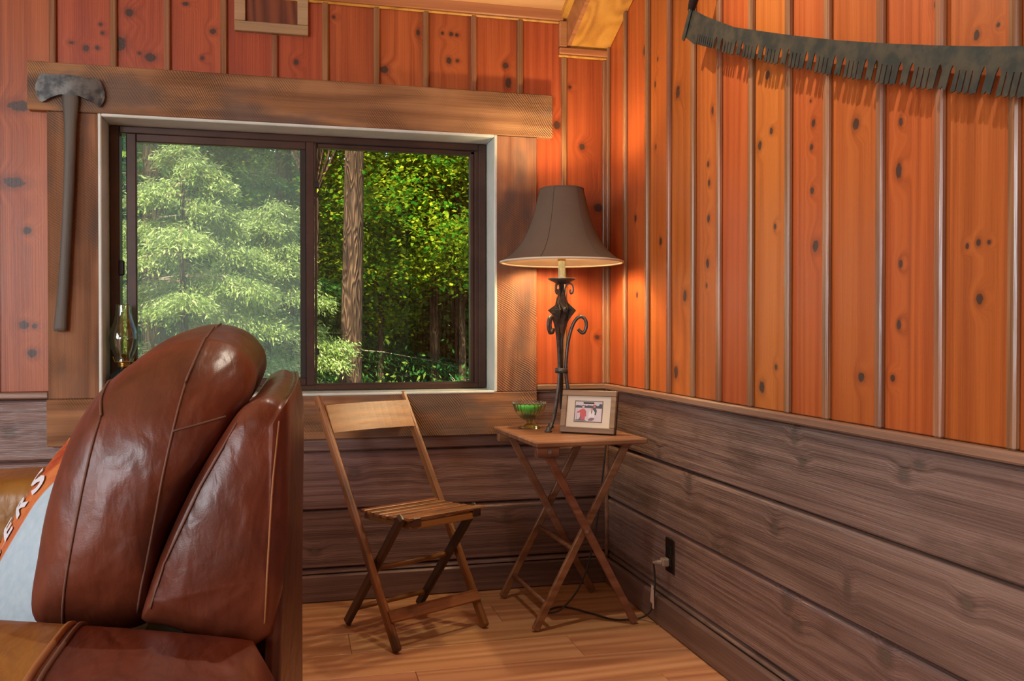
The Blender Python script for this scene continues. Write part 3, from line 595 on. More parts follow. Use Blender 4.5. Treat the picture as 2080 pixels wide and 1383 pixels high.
# ------------------------------------------------------------------ table lamp
LXc, LYc = -.274, -.262
tl = tag(empty('table_lamp', (LXc, LYc, TZ), 0), 'dark wrought-iron table lamp with flared taupe shade', 'lamp')
Z = lambda py: 1 - (py - 672) / 558.0 - TZ       # heights read off the lamp, relative to the table top
seg = 48
def pan(t, z):                       # six soft panels
    return 1 - .018 * abs(math.sin(3 * t + .35)) ** .7 if True else 1
sp = [(.0805, Z(385)), (.083, Z(392)), (.0885, Z(405)), (.097, Z(425)), (.109, Z(448)), (.126, Z(472)), (.150, Z(496)), (.182, Z(516)), (.212, Z(528)), (.2255, Z(533))]
sp = spline([(a, b, 0) for a, b in sp], 3); sp = [(p[0], p[1]) for p in sp]
sh = fixn(obj('lamp_shade', lathe(sp, 72, pan), M['shade'], tl, smooth=True))
for k in range(6):
    t = (k * math.pi - .35) / 3; P_ = [(r * pan(t, 0) * math.cos(t) * 1.001, r * pan(t, 0) * math.sin(t) * 1.001, z) for r, z in sp]
    obj('shade_seam', tube(P_, .0011, 6), M['shadeseam'], sh, smooth=True)
lining = [(r - .0035, z) for r, z in sp]
fixn(obj('shade_lining', lathe(lining, 72, pan), M['lining'], sh, smooth=True))
ring = lambda r, z, t: ([(r * pan(2 * math.pi * k / 72, 0) * math.cos(2 * math.pi * k / 72), r * pan(2 * math.pi * k / 72, 0) * math.sin(2 * math.pi * k / 72), z) for k in range(73)], t)
a_, b_ = ring(.2242, Z(533), .0042); obj('shade_rim', tube(a_, b_, 8, False), M['lining'], sh, smooth=True)
a_, b_ = ring(.0790, Z(385), .0030); obj('shade_rim', tube(a_, b_, 8, False), M['shade'], sh, smooth=True)
for k in range(3):
    t = k * 2.094; obj('shade_spider', tube([(0, 0, Z(398)), (.079 * math.cos(t), .079 * math.sin(t), Z(392))], .0015, 6), M['brass'], tl)
obj('candle_tube', lathe([(.0, Z(568)), (.0128, Z(568)), (.0128, Z(527)), (0, Z(527))], 20), M['candle'], tl, smooth=False)
obj('socket', lathe([(.0, Z(530)), (.013, Z(530)), (.016, Z(527)), (.013, Z(524)), (.017, Z(519)), (.015, Z(510)), (0, Z(505))], 20), M['brass'], tl, smooth=True)
def bulb_mat():
    s = NT('lit_bulb'); e = s.n('Emission', {0: lin(255, 226, 170), 1: 4.0}); t = s.n('BsdfTransparent', {0: (1, 1, 1, 1)}); a = s.n('AddShader', {0: e.outputs[0], 1: t.outputs[0]}); s.t.links.new(a.outputs[0], s.out.inputs[0]); return s.m
obj('bulb', lathe([(.0, Z(508)), (.012, Z(506)), (.016, Z(470)), (.024, Z(445)), (.030, Z(424)), (.022, Z(408)), (0, Z(403))], 20), bulb_mat(), tl, smooth=True).visible_shadow = True
bl = light('bulb_light', 'POINT', (0, 0, Z(422)), 12, (1.0, .78, .44), shadow_soft_size=.028); bl.parent = tl
obj('drip_dish', lathe([(.0, Z(578)), (.016, Z(577)), (.030, Z(573)), (.050, Z(567.5)), (.051, Z(565.5)), (.028, Z(570)), (0, Z(570))], 32), M['iron'], tl, smooth=True)
obj('stem', tube([(0, 0, Z(578)), (0, 0, Z(690)), (0, 0, Z(830))], [.009, .007, .006], 12), M['iron'], tl, smooth=True)
AN = [math.radians(a) for a in (221, 341, 101)]
for a in AN:
    c, s_ = math.cos(a), math.sin(a); P3 = lambda r, py: (r * c, r * s_, Z(py))
    # small scroll under the dish
    sc_ = [(.010, 600), (.012, 588), (.017, 579), (.027, 575.5), (.038, 578), (.0425, 586), (.040, 594), (.034, 596), (.030, 592), (.032, 588)]
    obj('small_scroll', tube(spline([P3(r, z) for r, z in sc_], 4), .0032, 8), M['iron'], tl, smooth=True)
    # leg with a scroll at the top and a foot at the bottom
    lg = [(.060, 668), (.066, 672), (.076, 676), (.084, 672), (.090, 661), (.086, 649), (.073, 643), (.057, 646), (.042, 658), (.030, 678), (.022, 700), (.017, 730), (.0155, 752), (.022, 785), (.038, 820), (.056, 848), (.074, 864), (.090, 872)]
    lg = [(r * (1.0 if z > 690 else 1.0), z) for r, z in lg]
    obj('leg', tube(spline([P3(r, z) for r, z in lg], 5), .0062, 10), M['iron'], tl, smooth=True)
    obj('foot', xf(lathe([(0, .0005), (.013, .0005), (.014, .004), (.009, .008), (.006, .018), (0, .019)], 16), Matrix.Translation((.090 * c, .090 * s_, 0))), M['iron'], tl, smooth=True)
obj('band', lathe([(.017, Z(757)), (.0235, Z(757)), (.0245, Z(752)), (.0235, Z(747)), (.017, Z(747))], 24), M['iron'], tl, smooth=True)
# three star plates with a boss and rays between the legs
for a in [math.radians(q) for q in (281, 161, 41)]:
    Mr = Matrix.Rotation(a + math.pi / 2, 4, 'Z')
    t_, m_, b2, w = Z(586) - Z(630), 0, Z(694) - Z(630), .058
    quarter = lambda p, q: [((p[0] * (1 - u) ** 1 + q[0] * u) * (1 - .30 * math.sin(math.pi * u)), (p[1] * (1 - u) + q[1] * u) * (1 - .26 * math.sin(math.pi * u))) for u in (0, .2, .4, .6, .8)]
    pl = quarter((w, 0), (0, t_)) + quarter((0, t_), (-w, 0)) + quarter((-w, 0), (0, b2)) + quarter((0, b2), (w, 0))
    bulge = lambda x, z: -.020 + .016 * (abs(x) / w) ** 1 + .010 * (abs(z) / .1) ** 1
    cv = [(0, -.022, 0)]; k = len(pl)
    for f_ in (.5, 1.0): cv += [(x * f_, bulge(x * f_, z * f_), z * f_) for x, z in pl]
    fc = [(0, 1 + i, 1 + (i + 1) % k) for i in range(k)] + [(1 + i, 1 + k + i, 1 + k + (i + 1) % k, 1 + (i + 1) % k) for i in range(k)]
    nb = len(cv); cv2 = [(x, y_ + .003, z) for x, y_, z in cv]; fc2 = [tuple(i + nb for i in reversed(f)) for f in fc] + [(1 + k + i, 1 + k + (i + 1) % k, nb + 1 + k + (i + 1) % k, nb + 1 + k + i) for i in range(k)]
    ofs = Matrix.Translation((0, 0, Z(630)))
    pt = fixn(obj('star_plate', xf((cv + cv2, fc + fc2), ofs @ Mr), M['ironb'], tl))
    rays = []
    for i in range(0, 24):
        th = 2 * math.pi * i / 24; dx, dz = math.cos(th), math.sin(th)
        # distance to the concave outline along this ray
        best = max([ (x * dx + z * dz) for x, z in pl if abs(x * dz - z * dx) < .006 + .2 * abs(x * dx + z * dz)] + [.016]) * .80
        best = min(best, .075)
        if best < .02: best = .022
        rays.append(tube([(dx * .013, -.0235, dz * .013), (dx * best, bulge(dx * best, dz * best) - .001, dz * best)], [.0016, .0010], 5))
    obj('rays', xf(merge(*rays), ofs @ Mr), M['iron'], pt)
    obj('boss', xf(lathe([(0, .012), (.007, .0105), (.0115, .006), (.013, 0)], 16), ofs @ Mr @ Matrix.Translation((0, -.021, 0)) @ Matrix.Rotation(math.pi / 2, 4, 'X')), M['iron'], pt, smooth=True)

# ------------------------------------------------------------------ footed glass with green candle
gb = tag(empty('candle_bowl', (-.372, -.175, TZ)), 'footed ribbed glass bowl holding a green candle', 'candle')
rib = lambda t, z: 1 + .035 * math.cos(24 * t)
obj('bowl', fixn(obj('bowl', lathe([(.012, .030), (.026, .034), (.042, .048), (.054, .068), (.060, .088), (.0615, .094), (.059, .094), (.0575, .088), (.051, .068), (.039, .050), (.022, .037), (0, .035)], 96, rib), M['bowlglass'], gb, smooth=True)).data, None, gb) if 0 else fixn(obj('bowl', lathe([(.012, .030), (.026, .034), (.042, .048), (.054, .068), (.060, .088), (.0615, .094), (.059, .094), (.0575, .088), (.051, .068), (.039, .050), (.022, .037), (0, .035)], 96, rib), M['bowlglass'], gb, smooth=True))
fixn(obj('candle_wax', lathe([(0, .0375), (.021, .039), (.038, .052), (.0495, .070), (.054, .083), (0, .083)], 48), M['wax'], gb, smooth=True))
obj('wick', tube([(0, 0, .083), (.001, 0, .091)], .0008, 6), M['black'], gb)
fixn(obj('foot', lathe([(0, .0005), (.040, .0005), (.043, .004), (.036, .008), (.020, .013), (.011, .020), (.012, .030), (0, .030)], 64, lambda t, z: 1 + .04 * math.cos(12 * t)), M['yellowglass'], gb, smooth=True))
for k in range(24):
    t = 2 * math.pi * k / 24; obj('rim_bead', xf(lathe([(0, -.0042), (.003, -.003), (.0042, 0), (.003, .003), (0, .0042)], 8), Matrix.Translation((.0605 * math.cos(t), .0605 * math.sin(t), .095))), M['bowlglass'], gb, smooth=True)

# ------------------------------------------------------------------ framed snapshot
pf = tag(empty('photo_frame', (-.228, -.413, TZ), math.radians(-39)), 'small brown picture frame holding a photo of three people', 'picture frame')
tilt = Matrix.Rotation(math.radians(-13), 4, 'X') @ Matrix.Translation((0, 0, .003))
FW, FH, FB = .101, .150, .020
M['frame'] = wood('walnut_frame', lin(96, 68, 46), lin(142, 108, 80), lin(168, 134, 104), 'X', rough=.5, bump=.15, ringamt=.2, fibre=.5, vary=.1)
M['framedark'] = plain('dark_frame_edge', lin(52, 50, 52), .5)
for b in ((-FW, FW, 0, FB), (-FW, FW, FH - FB, FH), (-FW, -FW + FB, FB, FH - FB), (FW - FB, FW, FB, FH - FB)):
    obj('frame_side', xf(cbox(b[0], b[1], -.010, .006, b[2], b[3], .002), tilt), M['frame'], pf)
obj('frame_back', xf(cbox(-FW - .001, FW + .001, .006, .016, -.001, FH + .001, .002), tilt), M['framedark'], pf)
obj('easel_leg', bar((0, .018, .11), (0, .085, .003), .04, .003, up=(0, 1, 0), b=.001), M['framedark'], pf)
obj('mat_board', xf(box(-FW + FB, FW - FB, -.003, .006, FB, FH - FB), tilt), plain('cream_mat', lin(222, 208, 192), .8), pf)
obj('mat_bevel', xf(box(-.0525, .0525, -.0036, -.003, .038, .114), tilt), plain('grey_bevel', lin(118, 108, 92), .7), pf)
ph = obj('photo_print', xf(box(-.049, .049, -.0042, -.0036, .0415, .1105), tilt), plain('snowy_print', lin(206, 190, 198), .35), pf)
def flat(name, poly, col, lay=1):
    o_ = fixn(obj(name, xf(prism(poly, -.0042 - .00012 * lay, -.0041 - .00012 * lay), tilt), plain(name + '_print', col, .35), ph)); return o_
def ell(cx_, cz_, rx_, rz_, n_=14): return [(cx_ + rx_ * math.cos(2 * math.pi * k_ / n_), cz_ + rz_ * math.sin(2 * math.pi * k_ / n_)) for k_ in range(n_)]
tr_ = [(-.049, .0885)] + [(-.049 + .098 * k_ / 24, .0955 + .0035 * ((k_ * 7) % 5) / 4 + (.006 if k_ > 21 else 0)) for k_ in range(25)] + [(.049, .0880)]
flat('printed_treeline', tr_, lin(52, 46, 50), 1)
flat('printed_coat', [(-.030, .045), (-.031, .072), (-.0405, .070), (-.0415, .074), (-.030, .082), (-.024, .0845), (-.014, .0840), (-.008, .076), (-.007, .060), (-.011, .058), (-.012, .045)], lin(190, 62, 58), 2)
flat('printed_face', ell(-.0195, .089, .0042, .0052), lin(204, 150, 132), 3); flat('printed_hat', ell(-.0195, .0925, .0048, .0026), lin(206, 190, 182), 4)
flat('printed_pole', [(-.0440, .043), (-.0420, .086), (-.0412, .086), (-.0430, .043)], lin(90, 74, 70), 2)
flat('printed_skis', [(-.047, .0430), (-.008, .0430), (-.008, .0455), (-.033, .0470), (-.047, .0460)], lin(70, 58, 62), 3)
flat('printed_pack', [(-.036, .046), (-.028, .059), (-.025, .057), (-.031, .046)], lin(84, 74, 82), 3)
flat('printed_jacket', [(.014, .066), (.012, .084), (.018, .090), (.026, .090), (.031, .080), (.029, .064)], lin(56, 46, 50), 2)
flat('printed_face', ell(.0215, .0945, .0042, .0052), lin(186, 112, 92), 3); flat('printed_hat', ell(.0215, .0985, .0062, .0026), lin(176, 76, 64), 4)
flat('printed_suit', [(.001, .052), (.003, .074), (.009, .082), (.018, .082), (.024, .074), (.023, .054), (.014, .058)], lin(226, 218, 220), 3)
flat('printed_face', ell(.0125, .0835, .0042, .0052), lin(206, 124, 104), 4); flat('printed_scarf', [(.0095, .078), (.0155, .078), (.0125, .066)], lin(88, 66, 58), 4)
flat('printed_sled', [(.002, .0435), (.001, .0480), (.008, .0540), (.022, .0545), (.024, .0505), (.016, .0440)], lin(120, 84, 88), 2)

# ------------------------------------------------------------------ oil lamp on the sill
ol = tag(empty('oil_lamp', (-1.806, .045, OZ0 + .006)), 'dark teal glass oil lamp with clear chimney on the sill', 'oil lamp')
fixn(obj('font', lathe([(0, 0), (.040, 0), (.044, .006), (.047, .030), (.0495, .050), (.047, .068), (.034, .084), (.020, .092), (.018, .100), (0, .100)], 64, lambda t, z: 1 + .03 * math.cos(16 * t)), M['tealglass'], ol, smooth=True))
fixn(obj('collar', lathe([(0, .098), (.019, .098), (.021, .104), (.019, .110), (.023, .116), (.0, .118)], 24), M['brass'], ol, smooth=True))
br = obj('burner', lathe([(.0, .116), (.032, .117), (.033, .120), (.014, .124), (.012, .140), (.006, .146), (0, .146)], 24), M['brass'], ol, smooth=True)
obj('wick_knob', tube([(.020, 0, .119), (.048, 0, .119), (.049, 0, .119), (.053, 0, .119)], [.0013, .0013, .0055, .0055], 12), M['brass'], ol)
for k in range(4):
    t = k * math.pi / 2 + .4; obj('prong', tube([(.030 * math.cos(t), .030 * math.sin(t), .118), (.036 * math.cos(t), .036 * math.sin(t), .138)], .0014, 6), M['brass'], ol)
cpz = [(.0300, .120), (.0305, .138), (.040, .162), (.0475, .192), (.0480, .206), (.0430, .232), (.0340, .258), (.0285, .282), (.0262, .305), (.0262, .322)]
cpz = [(p[0], p[1]) for p in spline([(a, b, 0) for a, b in cpz], 4)]
fixn(obj('chimney', lathe(cpz + [(r - .002, z) for r, z in reversed(cpz)], 40), M['chimney'], ol, smooth=True))

# ------------------------------------------------------------------ leather sofa
so = tag(empty('leather_sofa', (0, 0, 0)), 'brown leather sofa seen from its end, before the window', 'sofa')
def loft(prof, ys, fn, smooth=True):
    """closed profile [(x,z)] swept over ys with fn(x,z,i,t)->(x,y,z)"""
    n_ = len(prof); V, F = [], []
    for y_ in ys:
        for (x, z) in prof: V.append(fn(x, z, y_))
    for i in range(len(ys) - 1):
        for k_ in range(n_):
            F.append((i * n_ + k_, i * n_ + (k_ + 1) % n_, (i + 1) * n_ + (k_ + 1) % n_, (i + 1) * n_ + k_))
    F.append(tuple(range(n_))); F.append(tuple((len(ys) - 1) * n_ + k_ for k_ in range(n_)))
    return V, F
def cushion(name, prof, y0, y1, rnd, mat, rise=0.0, p=2.3, nseg=7, fold=0.0):
    pr_ = [tuple(q) for q in spline([(a, b) for a, b in prof], nseg, True)]
    cx_, cz_ = np.mean([a for a, b in pr_]), np.mean([b for a, b in pr_])
    zt = max(b for a, b in pr_); zb = min(b for a, b in pr_)
    ts = [.008, .03, .07, .13, .2, .3, .42, .56, .72, .88, 1.0]
    ys = [y0 + rnd * t for t in ts] + list(np.linspace(y0 + rnd, y1 - rnd, 22))[1:-1] + [y1 - rnd * t for t in reversed(ts)]
    L = y1 - y0
    def fn(x, z, y_):
        e = min((y_ - y0), (y1 - y_)) / rnd
        k_ = (1 - (1 - min(e, 1)) ** p) ** (1 / p) if e < 1 else 1.0
        k_ = max(k_, .02)
        u = (y_ - y0) / L; hz = (z - zb) / (zt - zb)
        up = rise * math.sin(math.pi * min(1, max(0, u))) ** .8 * max(0, hz) ** 2
        w = fold * (math.sin(41 * u + 7 * hz + 2 * math.sin(9 * hz)) + .6 * math.sin(77 * u - 11 * hz)) * hz
        xx, zz = cx_ + (x - cx_) * k_, cz_ + (z - cz_) * k_ + up * k_
        return (xx + w * .4, y_, zz + w)
    o_ = fixn(obj(name, loft(pr_, ys, fn), mat, so, smooth=True)); return o_, pr_, fn, ys
BY0, BY1 = -2.135, -1.15
prof = [(-1.578, .600), (-1.572, .70), (-1.552, .79), (-1.518, .868), (-1.462, .922), (-1.390, .952), (-1.322, .948), (-1.285, .915), (-1.300, .865), (-1.345, .80), (-1.385, .72), (-1.410, .635), (-1.428, .586), (-1.50, .576)]
bc, bpr, bfn, bys = cushion('back_cushion', prof, BY0, BY1, .16, M['leather'], rise=.055, p=2.6, fold=.0028)
def seam(idx, name='seam', r=.0018, off=.0014, e0=.30):
    x, z = bpr[idx % len(bpr)]; P_ = []
    cx_, cz_ = np.mean([a for a, b in bpr]), np.mean([b for a, b in bpr])
    for y_ in bys[:-8]:
        if y_ < BY0 + .16 * e0 - 1e-6: continue
        q = Vector(bfn(x, z, y_)); d_ = Vector((x - cx_, 0, z - cz_)).normalized()
        P_.append(q + d_ * off + Vector((0, -off if y_ < BY0 + .1 else 0, 0)))
    obj(name, tube(P_, r, 6), M['stitch'], bc, smooth=True); return P_[0]
sA = seam(25); sB = seam(38)
# chord seams on the end face, following the dome
def bvh_of(o_): return BVHTree.FromPolygons([v.co.copy() for v in o_.data.vertices], [tuple(p_.vertices) for p_ in o_.data.polygons])
def on_face(tree, pts2, mat, parent, name='seam', r=.0016, off=.0008, n=24):
    P_ = []
    for k_ in range(len(pts2) - 1):
        for q in range(n):
            t = q / n; x = pts2[k_][0] + (pts2[k_ + 1][0] - pts2[k_][0]) * t; z = pts2[k_][1] + (pts2[k_ + 1][1] - pts2[k_][1]) * t
            h_ = tree.ray_cast(Vector((x, -3.0, z)), Vector((0, 1, 0)))
            if h_[0] is not None: P_.append(h_[0] + h_[1] * off * (1 if h_[1].y < 0 else -1))
    return obj(name, tube(P_, r, 6), mat, parent, smooth=True)
ctree = bvh_of(bc)
def face_seam(pa, pb): on_face(ctree, [pa, pb], M['stitch'], bc)
face_seam((sA.x, sA.z), (-1.532, .590)); face_seam((sB.x, sB.z), (-1.437, .610)); face_seam((-1.386, .868), (-1.318, .884))
# firm back panel behind the cushion, its end facing the camera
panel = [(-1.262, .580), (-1.238, .880), (-1.246, .897), (-1.268, .908), (-1.292, .900), (-1.312, .880), (-1.360, .800), (-1.405, .700), (-1.428, .628), (-1.426, .612), (-1.40, .604)]
def flatloft(name, pr_, ys, ins, mat, parent, xs=None):
    cx_, cz_ = np.mean([a for a, b in pr_]), np.mean([b for a, b in pr_])
    y0, y1 = ys[0], ys[-1]
    def fn(x, z, y_):
        e = min(y_ - y0, y1 - y_); d_ = max(0, ins - e); k_ = 1 - d_ * d_ / ins / .14
        dx = xs(y_) if xs else 0
        return (cx_ + (x - cx_) * k_ + dx, y_, cz_ + (z - cz_) * k_)
    return fixn(obj(name, loft(pr_, ys, fn), mat, parent, smooth=True))
pp = [tuple(q) for q in spline(panel, 4, True)]
yy = [-2.125, -2.122, -2.116, -2.108, -2.10] + list(np.linspace(-2.05, -1.2, 12)) + [-1.15, -1.142, -1.134, -1.128, -1.125]
bp_ = flatloft('back_panel', pp, yy, .03, M['leather'], so, xs=lambda y_: .022 * math.sin(math.pi * min(1, (y_ + 2.125) / 1.6)))
ed = Vector((0, -2.127, 0))
ptree = bvh_of(bp_)
on_face(ptree, [(-1.250, .878), (-1.258, .80), (-1.264, .70), (-1.270, .598)], M['stitchtan'], bp_, 'welt', .0015, .0004)
on_face(ptree, [(-1.305, .876), (-1.350, .795), (-1.396, .695), (-1.415, .632)], M['stitch'], bp_, 'welt', .0015, .0004)
# outer back
V, F = [], []
ob = list(np.linspace(0, 1, 24)); zs = [.03, .25, .45, .60, .75, .85, .885, .90]
for u in ob:
    y_ = -2.098 + u * 1.00; bx = -1.249 + .043 * math.sin(math.pi * min(1, u * .62 + .02)) ** .7
    for z in zs:
        ins = .0 if z < .86 else (z - .86) * .25
        V.append((bx - ins - (.012 if z < .5 else .012 * max(0, (.75 - z) / .25) if z < .75 else 0) * (1 - u), y_, z))
k = len(zs); nf = len(V); V += [(x - .018, y_, z) for x, y_, z in V]
for i in range(len(ob) - 1):
    for j in range(k - 1):
        F.append((i * k + j, (i + 1) * k + j, (i + 1) * k + j + 1, i * k + j + 1)); F.append((nf + i * k + j, nf + i * k + j + 1, nf + (i + 1) * k + j + 1, nf + (i + 1) * k + j))
    for j in (0, k - 1): F.append((i * k + j, (i + 1) * k + j, nf + (i + 1) * k + j, nf + i * k + j))
for i in (0, len(ob) - 1):
    for j in range(k - 1): F.append((i * k + j, i * k + j + 1, nf + i * k + j + 1, nf + i * k + j))
fixn(obj('outer_back', (V, F), M['leatherdk'], so, smooth=True))
# arms: padded, sloping up a little towards the front
def arm(y0, y1, mat, matfront):
    xs_ = np.linspace(-1.256, -2.15, 34); V, F = [], []; hw = (y1 - y0) / 2; yc = (y0 + y1) / 2; n_ = 22
    sec = []
    for k_ in range(n_ + 1):
        t = math.pi * k_ / n_; sec.append((-math.cos(t), math.sin(t)))
    for x in xs_:
        u = (-1.256 - x) / .894; e = min(1, (u + .006) / .03, (1.004 - u) / .06); kk = (1 - (1 - e) ** 2.5) ** .4
        zt = .594 + .066 * min(1, u / .42) ** .8 - .03 * max(0, u - .6)
        V.append((x, yc - hw * kk, .05))
        for (c_, s_) in sec:
            V.append((x, yc + hw * kk * math.copysign(abs(c_) ** .45, c_), zt - .11 * (1 - kk) - .085 +   .085 * abs(s_) ** .5))
        V.append((x, yc + hw * kk, .05))
    m_ = n_ + 3
    for i in range(len(xs_) - 1):
        for j in range(m_ - 1): F.append((i * m_ + j, i * m_ + j + 1, (i + 1) * m_ + j + 1, (i + 1) * m_ + j))
    F.append(tuple(range(m_))); F.append(tuple((len(xs_) - 1) * m_ + j for j in range(m_)))
    Fr = [f for f in F if np.mean([V[q][0] for q in f]) > -1.49]; Ff = [f for f in F if np.mean([V[q][0] for q in f]) <= -1.49]
    def sub(fs):
        ids = sorted({q for f in fs for q in f}); mp = {q: n2 for n2, q in enumerate(ids)}; return [V[q] for q in ids], [tuple(mp[q] for q in f) for f in fs]
    a_ = obj('armrest', sub(Fr), mat, so, smooth=True); b_ = obj('armrest_pad', sub(Ff), matfront, a_, smooth=True)
    for o_ in (a_, b_):
        bm = bmesh.new(); bm.from_mesh(o_.data); bmesh.ops.recalc_face_normals(bm, faces=bm.faces); bm.to_mesh(o_.data); bm.free()
    return a_, xs_, V, m_
ar, xs_, AV, am = arm(-2.42, -2.125, M['leather'], M['leathertan'])
i0 = int(np.argmin(np.abs(xs_ + 1.49)))
for di, mt, r in ((0, M['stitchtan'], .0045), (1, M['stitch'], .003)):
    P_ = [Vector(AV[(i0 + 0) * am + j]) + Vector((di * .012 - .0, 0, .0005)) for j in range(0, am)]
    obj('welt', tube(P_, r, 6), mt, ar, smooth=True)
ar2, _, _, _ = arm(-1.11, -.83, M['leathertan'], M['leathertan'])
obj('seat_cushion', cbox(-2.08, -1.44, -2.120, -1.115, .20, .46, .05), M['leatherdk'], so)
obj('base', cbox(-2.05, -1.30, -2.13, -1.12, .02, .20, .02), M['leatherdk'], so)

# ------------------------------------------------------------------ printed pillow on the sofa
pw = tag(empty('throw_pillow', (-1.655, -1.615, .572)), 'printed throw pillow with white lettering beside the leather back cushion', 'pillow')
ux = Vector((.485, -.121, .86)).normalized(); nz_ = Vector((-.70, -.57, .40)); nz_ = (nz_ - ux * nz_.dot(ux)).normalized(); uy = nz_.cross(ux)
Rm = Matrix((ux, uy, nz_)).transposed(); pw.rotation_euler = Rm.to_euler()
HP = .18
def pil(u, v):
    a = max(0, 1 - abs(u) ** 3.2); b = max(0, 1 - abs(v) ** 3.2); return .055 * (a * b) ** .55
def pxy(u, v): return (HP * u * (1 - .05 * (1 - v * v)), HP * v * (1 - .05 * (1 - u * u)))
n_ = 29; V, F = [], []
for sgn in (1, -1):
    for i in range(n_):
        for j in range(n_):
            u, v = -1 + 2 * i / (n_ - 1), -1 + 2 * j / (n_ - 1); x, y_ = pxy(u, v); V.append((x, y_, sgn * pil(u, v)))
for sgn in range(2):
    b_ = sgn * n_ * n_
    for i in range(n_ - 1):
        for j in range(n_ - 1):
            q = (b_ + i * n_ + j, b_ + (i + 1) * n_ + j, b_ + (i + 1) * n_ + j + 1, b_ + i * n_ + j + 1); F.append(q if sgn == 0 else tuple(reversed(q)))
def pillow_mat():
    s = NT('printed_pillow_cloth'); co = s.n('TexCoord').outputs['Object']; x = s.n('SeparateXYZ', {0: co})
    st = s.vmath('MULTIPLY', co, (.35, 1.6, 1)); nz = s.noise(st, 24, 5, .7); band = s.noise(s.vmath('MULTIPLY', co, (.15, 1, 1)), 16, 2, .5)
    colr = s.ramp(s.math('ADD', s.math('MULTIPLY', nz, .55), s.math('MULTIPLY', band, .45)), [(.30, lin(84, 36, 26)), (.44, lin(160, 66, 40)), (.54, lin(196, 116, 62)), (.64, lin(176, 92, 58)), (.75, lin(206, 176, 156))])
    edge = s.math('ADD', x.outputs[1], s.math('MULTIPLY', s.math('SUBTRACT', s.noise(co, 9, 2), .5), .012))
    col = s.mix(s.mrange(edge, .072, .068, 0, 1), colr, s.mix(s.noise(co, 60, 3), lin(150, 170, 184), lin(182, 196, 204)))
    s.bsdf(Base_Color=col, Roughness=.85, Specular_IOR_Level=.2, Normal=s.bump(s.noise(co, 14, 3), .3, .02)); return s.m
cov = fixn(obj('pillow_cover', (V, F), pillow_mat(), pw, smooth=True))
M['letter'] = plain('pale_lettering', lin(206, 204, 210), .8)
def letter(ch_, cx_, cy_, size, rot):
    cu = bpy.data.curves.new('letter', 'FONT'); cu.body = ch_; cu.size = size; cu.align_x = 'CENTER'; cu.align_y = 'CENTER'; cu.offset = .0022; cu.resolution_u = 3
    to = bpy.data.objects.new('letter_tmp', cu); COL.objects.link(to); bpy.context.view_layer.update()
    me = bpy.data.meshes.new_from_object(to.evaluated_get(bpy.context.evaluated_depsgraph_get())); bpy.data.objects.remove(to)
    bm = bmesh.new(); bm.from_mesh(me); bmesh.ops.triangulate(bm, faces=bm.faces)
    bmesh.ops.subdivide_edges(bm, edges=[e for e in bm.edges if e.calc_length() > .012], cuts=2)
    for v in bm.verts:
        x = v.co.x * math.cos(rot) - v.co.y * math.sin(rot) + cx_; y_ = v.co.x * math.sin(rot) + v.co.y * math.cos(rot) + cy_
        v.co = (x, y_, pil(min(1, max(-1, x / HP)), min(1, max(-1, y_ / HP))) + .0022)
    bm.to_mesh(me); bm.free(); me.materials.append(M['letter']); o_ = obj('letter', me, None, cov); return o_
letter('S', .105, .118, .085, 0); letter('R', .052, .115, .062, 0); letter('E', .004, .110, .062, 0); letter('C', -.055, .105, .085, 0)

# ------------------------------------------------------------------ outside: ground and trees
def leafmat(name, a, b, c, trans=.35, nscale=1.2):
    s = NT(name); co = s.n('TexCoord').outputs['Object']; rn = s.n('NewGeometry').outputs['Random Per Island']
    col = s.ramp(rn, [(.0, a), (.5, b), (1.0, c)]); col = s.mix(s.mrange(s.noise(co, nscale, 3), .35, .65, 0, .5), col, a)
    d = s.n('BsdfDiffuse', {0: col}); t = s.n('BsdfTranslucent', {0: s.mix(.5, col, c)}); g = s.n('BsdfGlossy', {0: (1, 1, 1, 1), 'Roughness': .45})
    m1 = s.n('MixShader', {0: trans, 1: d.outputs[0], 2: t.outputs[0]}); m2 = s.n('MixShader', {0: .0, 1: m1.outputs[0], 2: g.outputs[0]})
    s.t.links.new(m2.outputs[0], s.out.inputs[0]); return s.m
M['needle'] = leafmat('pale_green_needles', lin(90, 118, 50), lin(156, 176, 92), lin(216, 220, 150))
M['needledk'] = leafmat('dark_green_shade_needles', lin(22, 50, 24), lin(44, 84, 36), lin(92, 128, 56))  # deeper greens put the shade behind the young conifers into the colour
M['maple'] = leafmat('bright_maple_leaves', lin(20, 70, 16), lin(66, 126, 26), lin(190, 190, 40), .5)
M['mapledk'] = leafmat('deep_green_shade_leaves', lin(18, 58, 26), lin(44, 104, 46), lin(140, 160, 60), .5)  # darker greens carry the forest's shade in the leaf colour
M['bark'] = wood('furrowed_bark', lin(24, 18, 13), lin(70, 53, 37), lin(130, 100, 70), 'Z', rough=.9, bump=1.0, ringamt=.3, fibre=.7, vary=.2, ringscale=14, stretch=.16, bumpdist=.05, spec=.1, fibscale=60)
M['twig'] = plain('pale_twig', lin(150, 128, 104), .9)
M['ground'] = plain('forest_floor', lin(70, 54, 36), .95, col2=lin(52, 60, 30), nscale=6, bump=.5)
gz = -.7
struct(obj('ground', ([(-30, .3, gz), (30, .3, gz), (30, 45, gz - .3), (-30, 45, gz - .3), (-30, .3, gz - .2), (30, .3, gz - .2), (30, 45, gz - .5), (-30, 45, gz - .5)], [(0, 1, 2, 3), (7, 6, 5, 4), (0, 4, 5, 1), (1, 5, 6, 2), (2, 6, 7, 3), (3, 7, 4, 0)]), M['ground']), 'forest floor outside')
hv_ = []
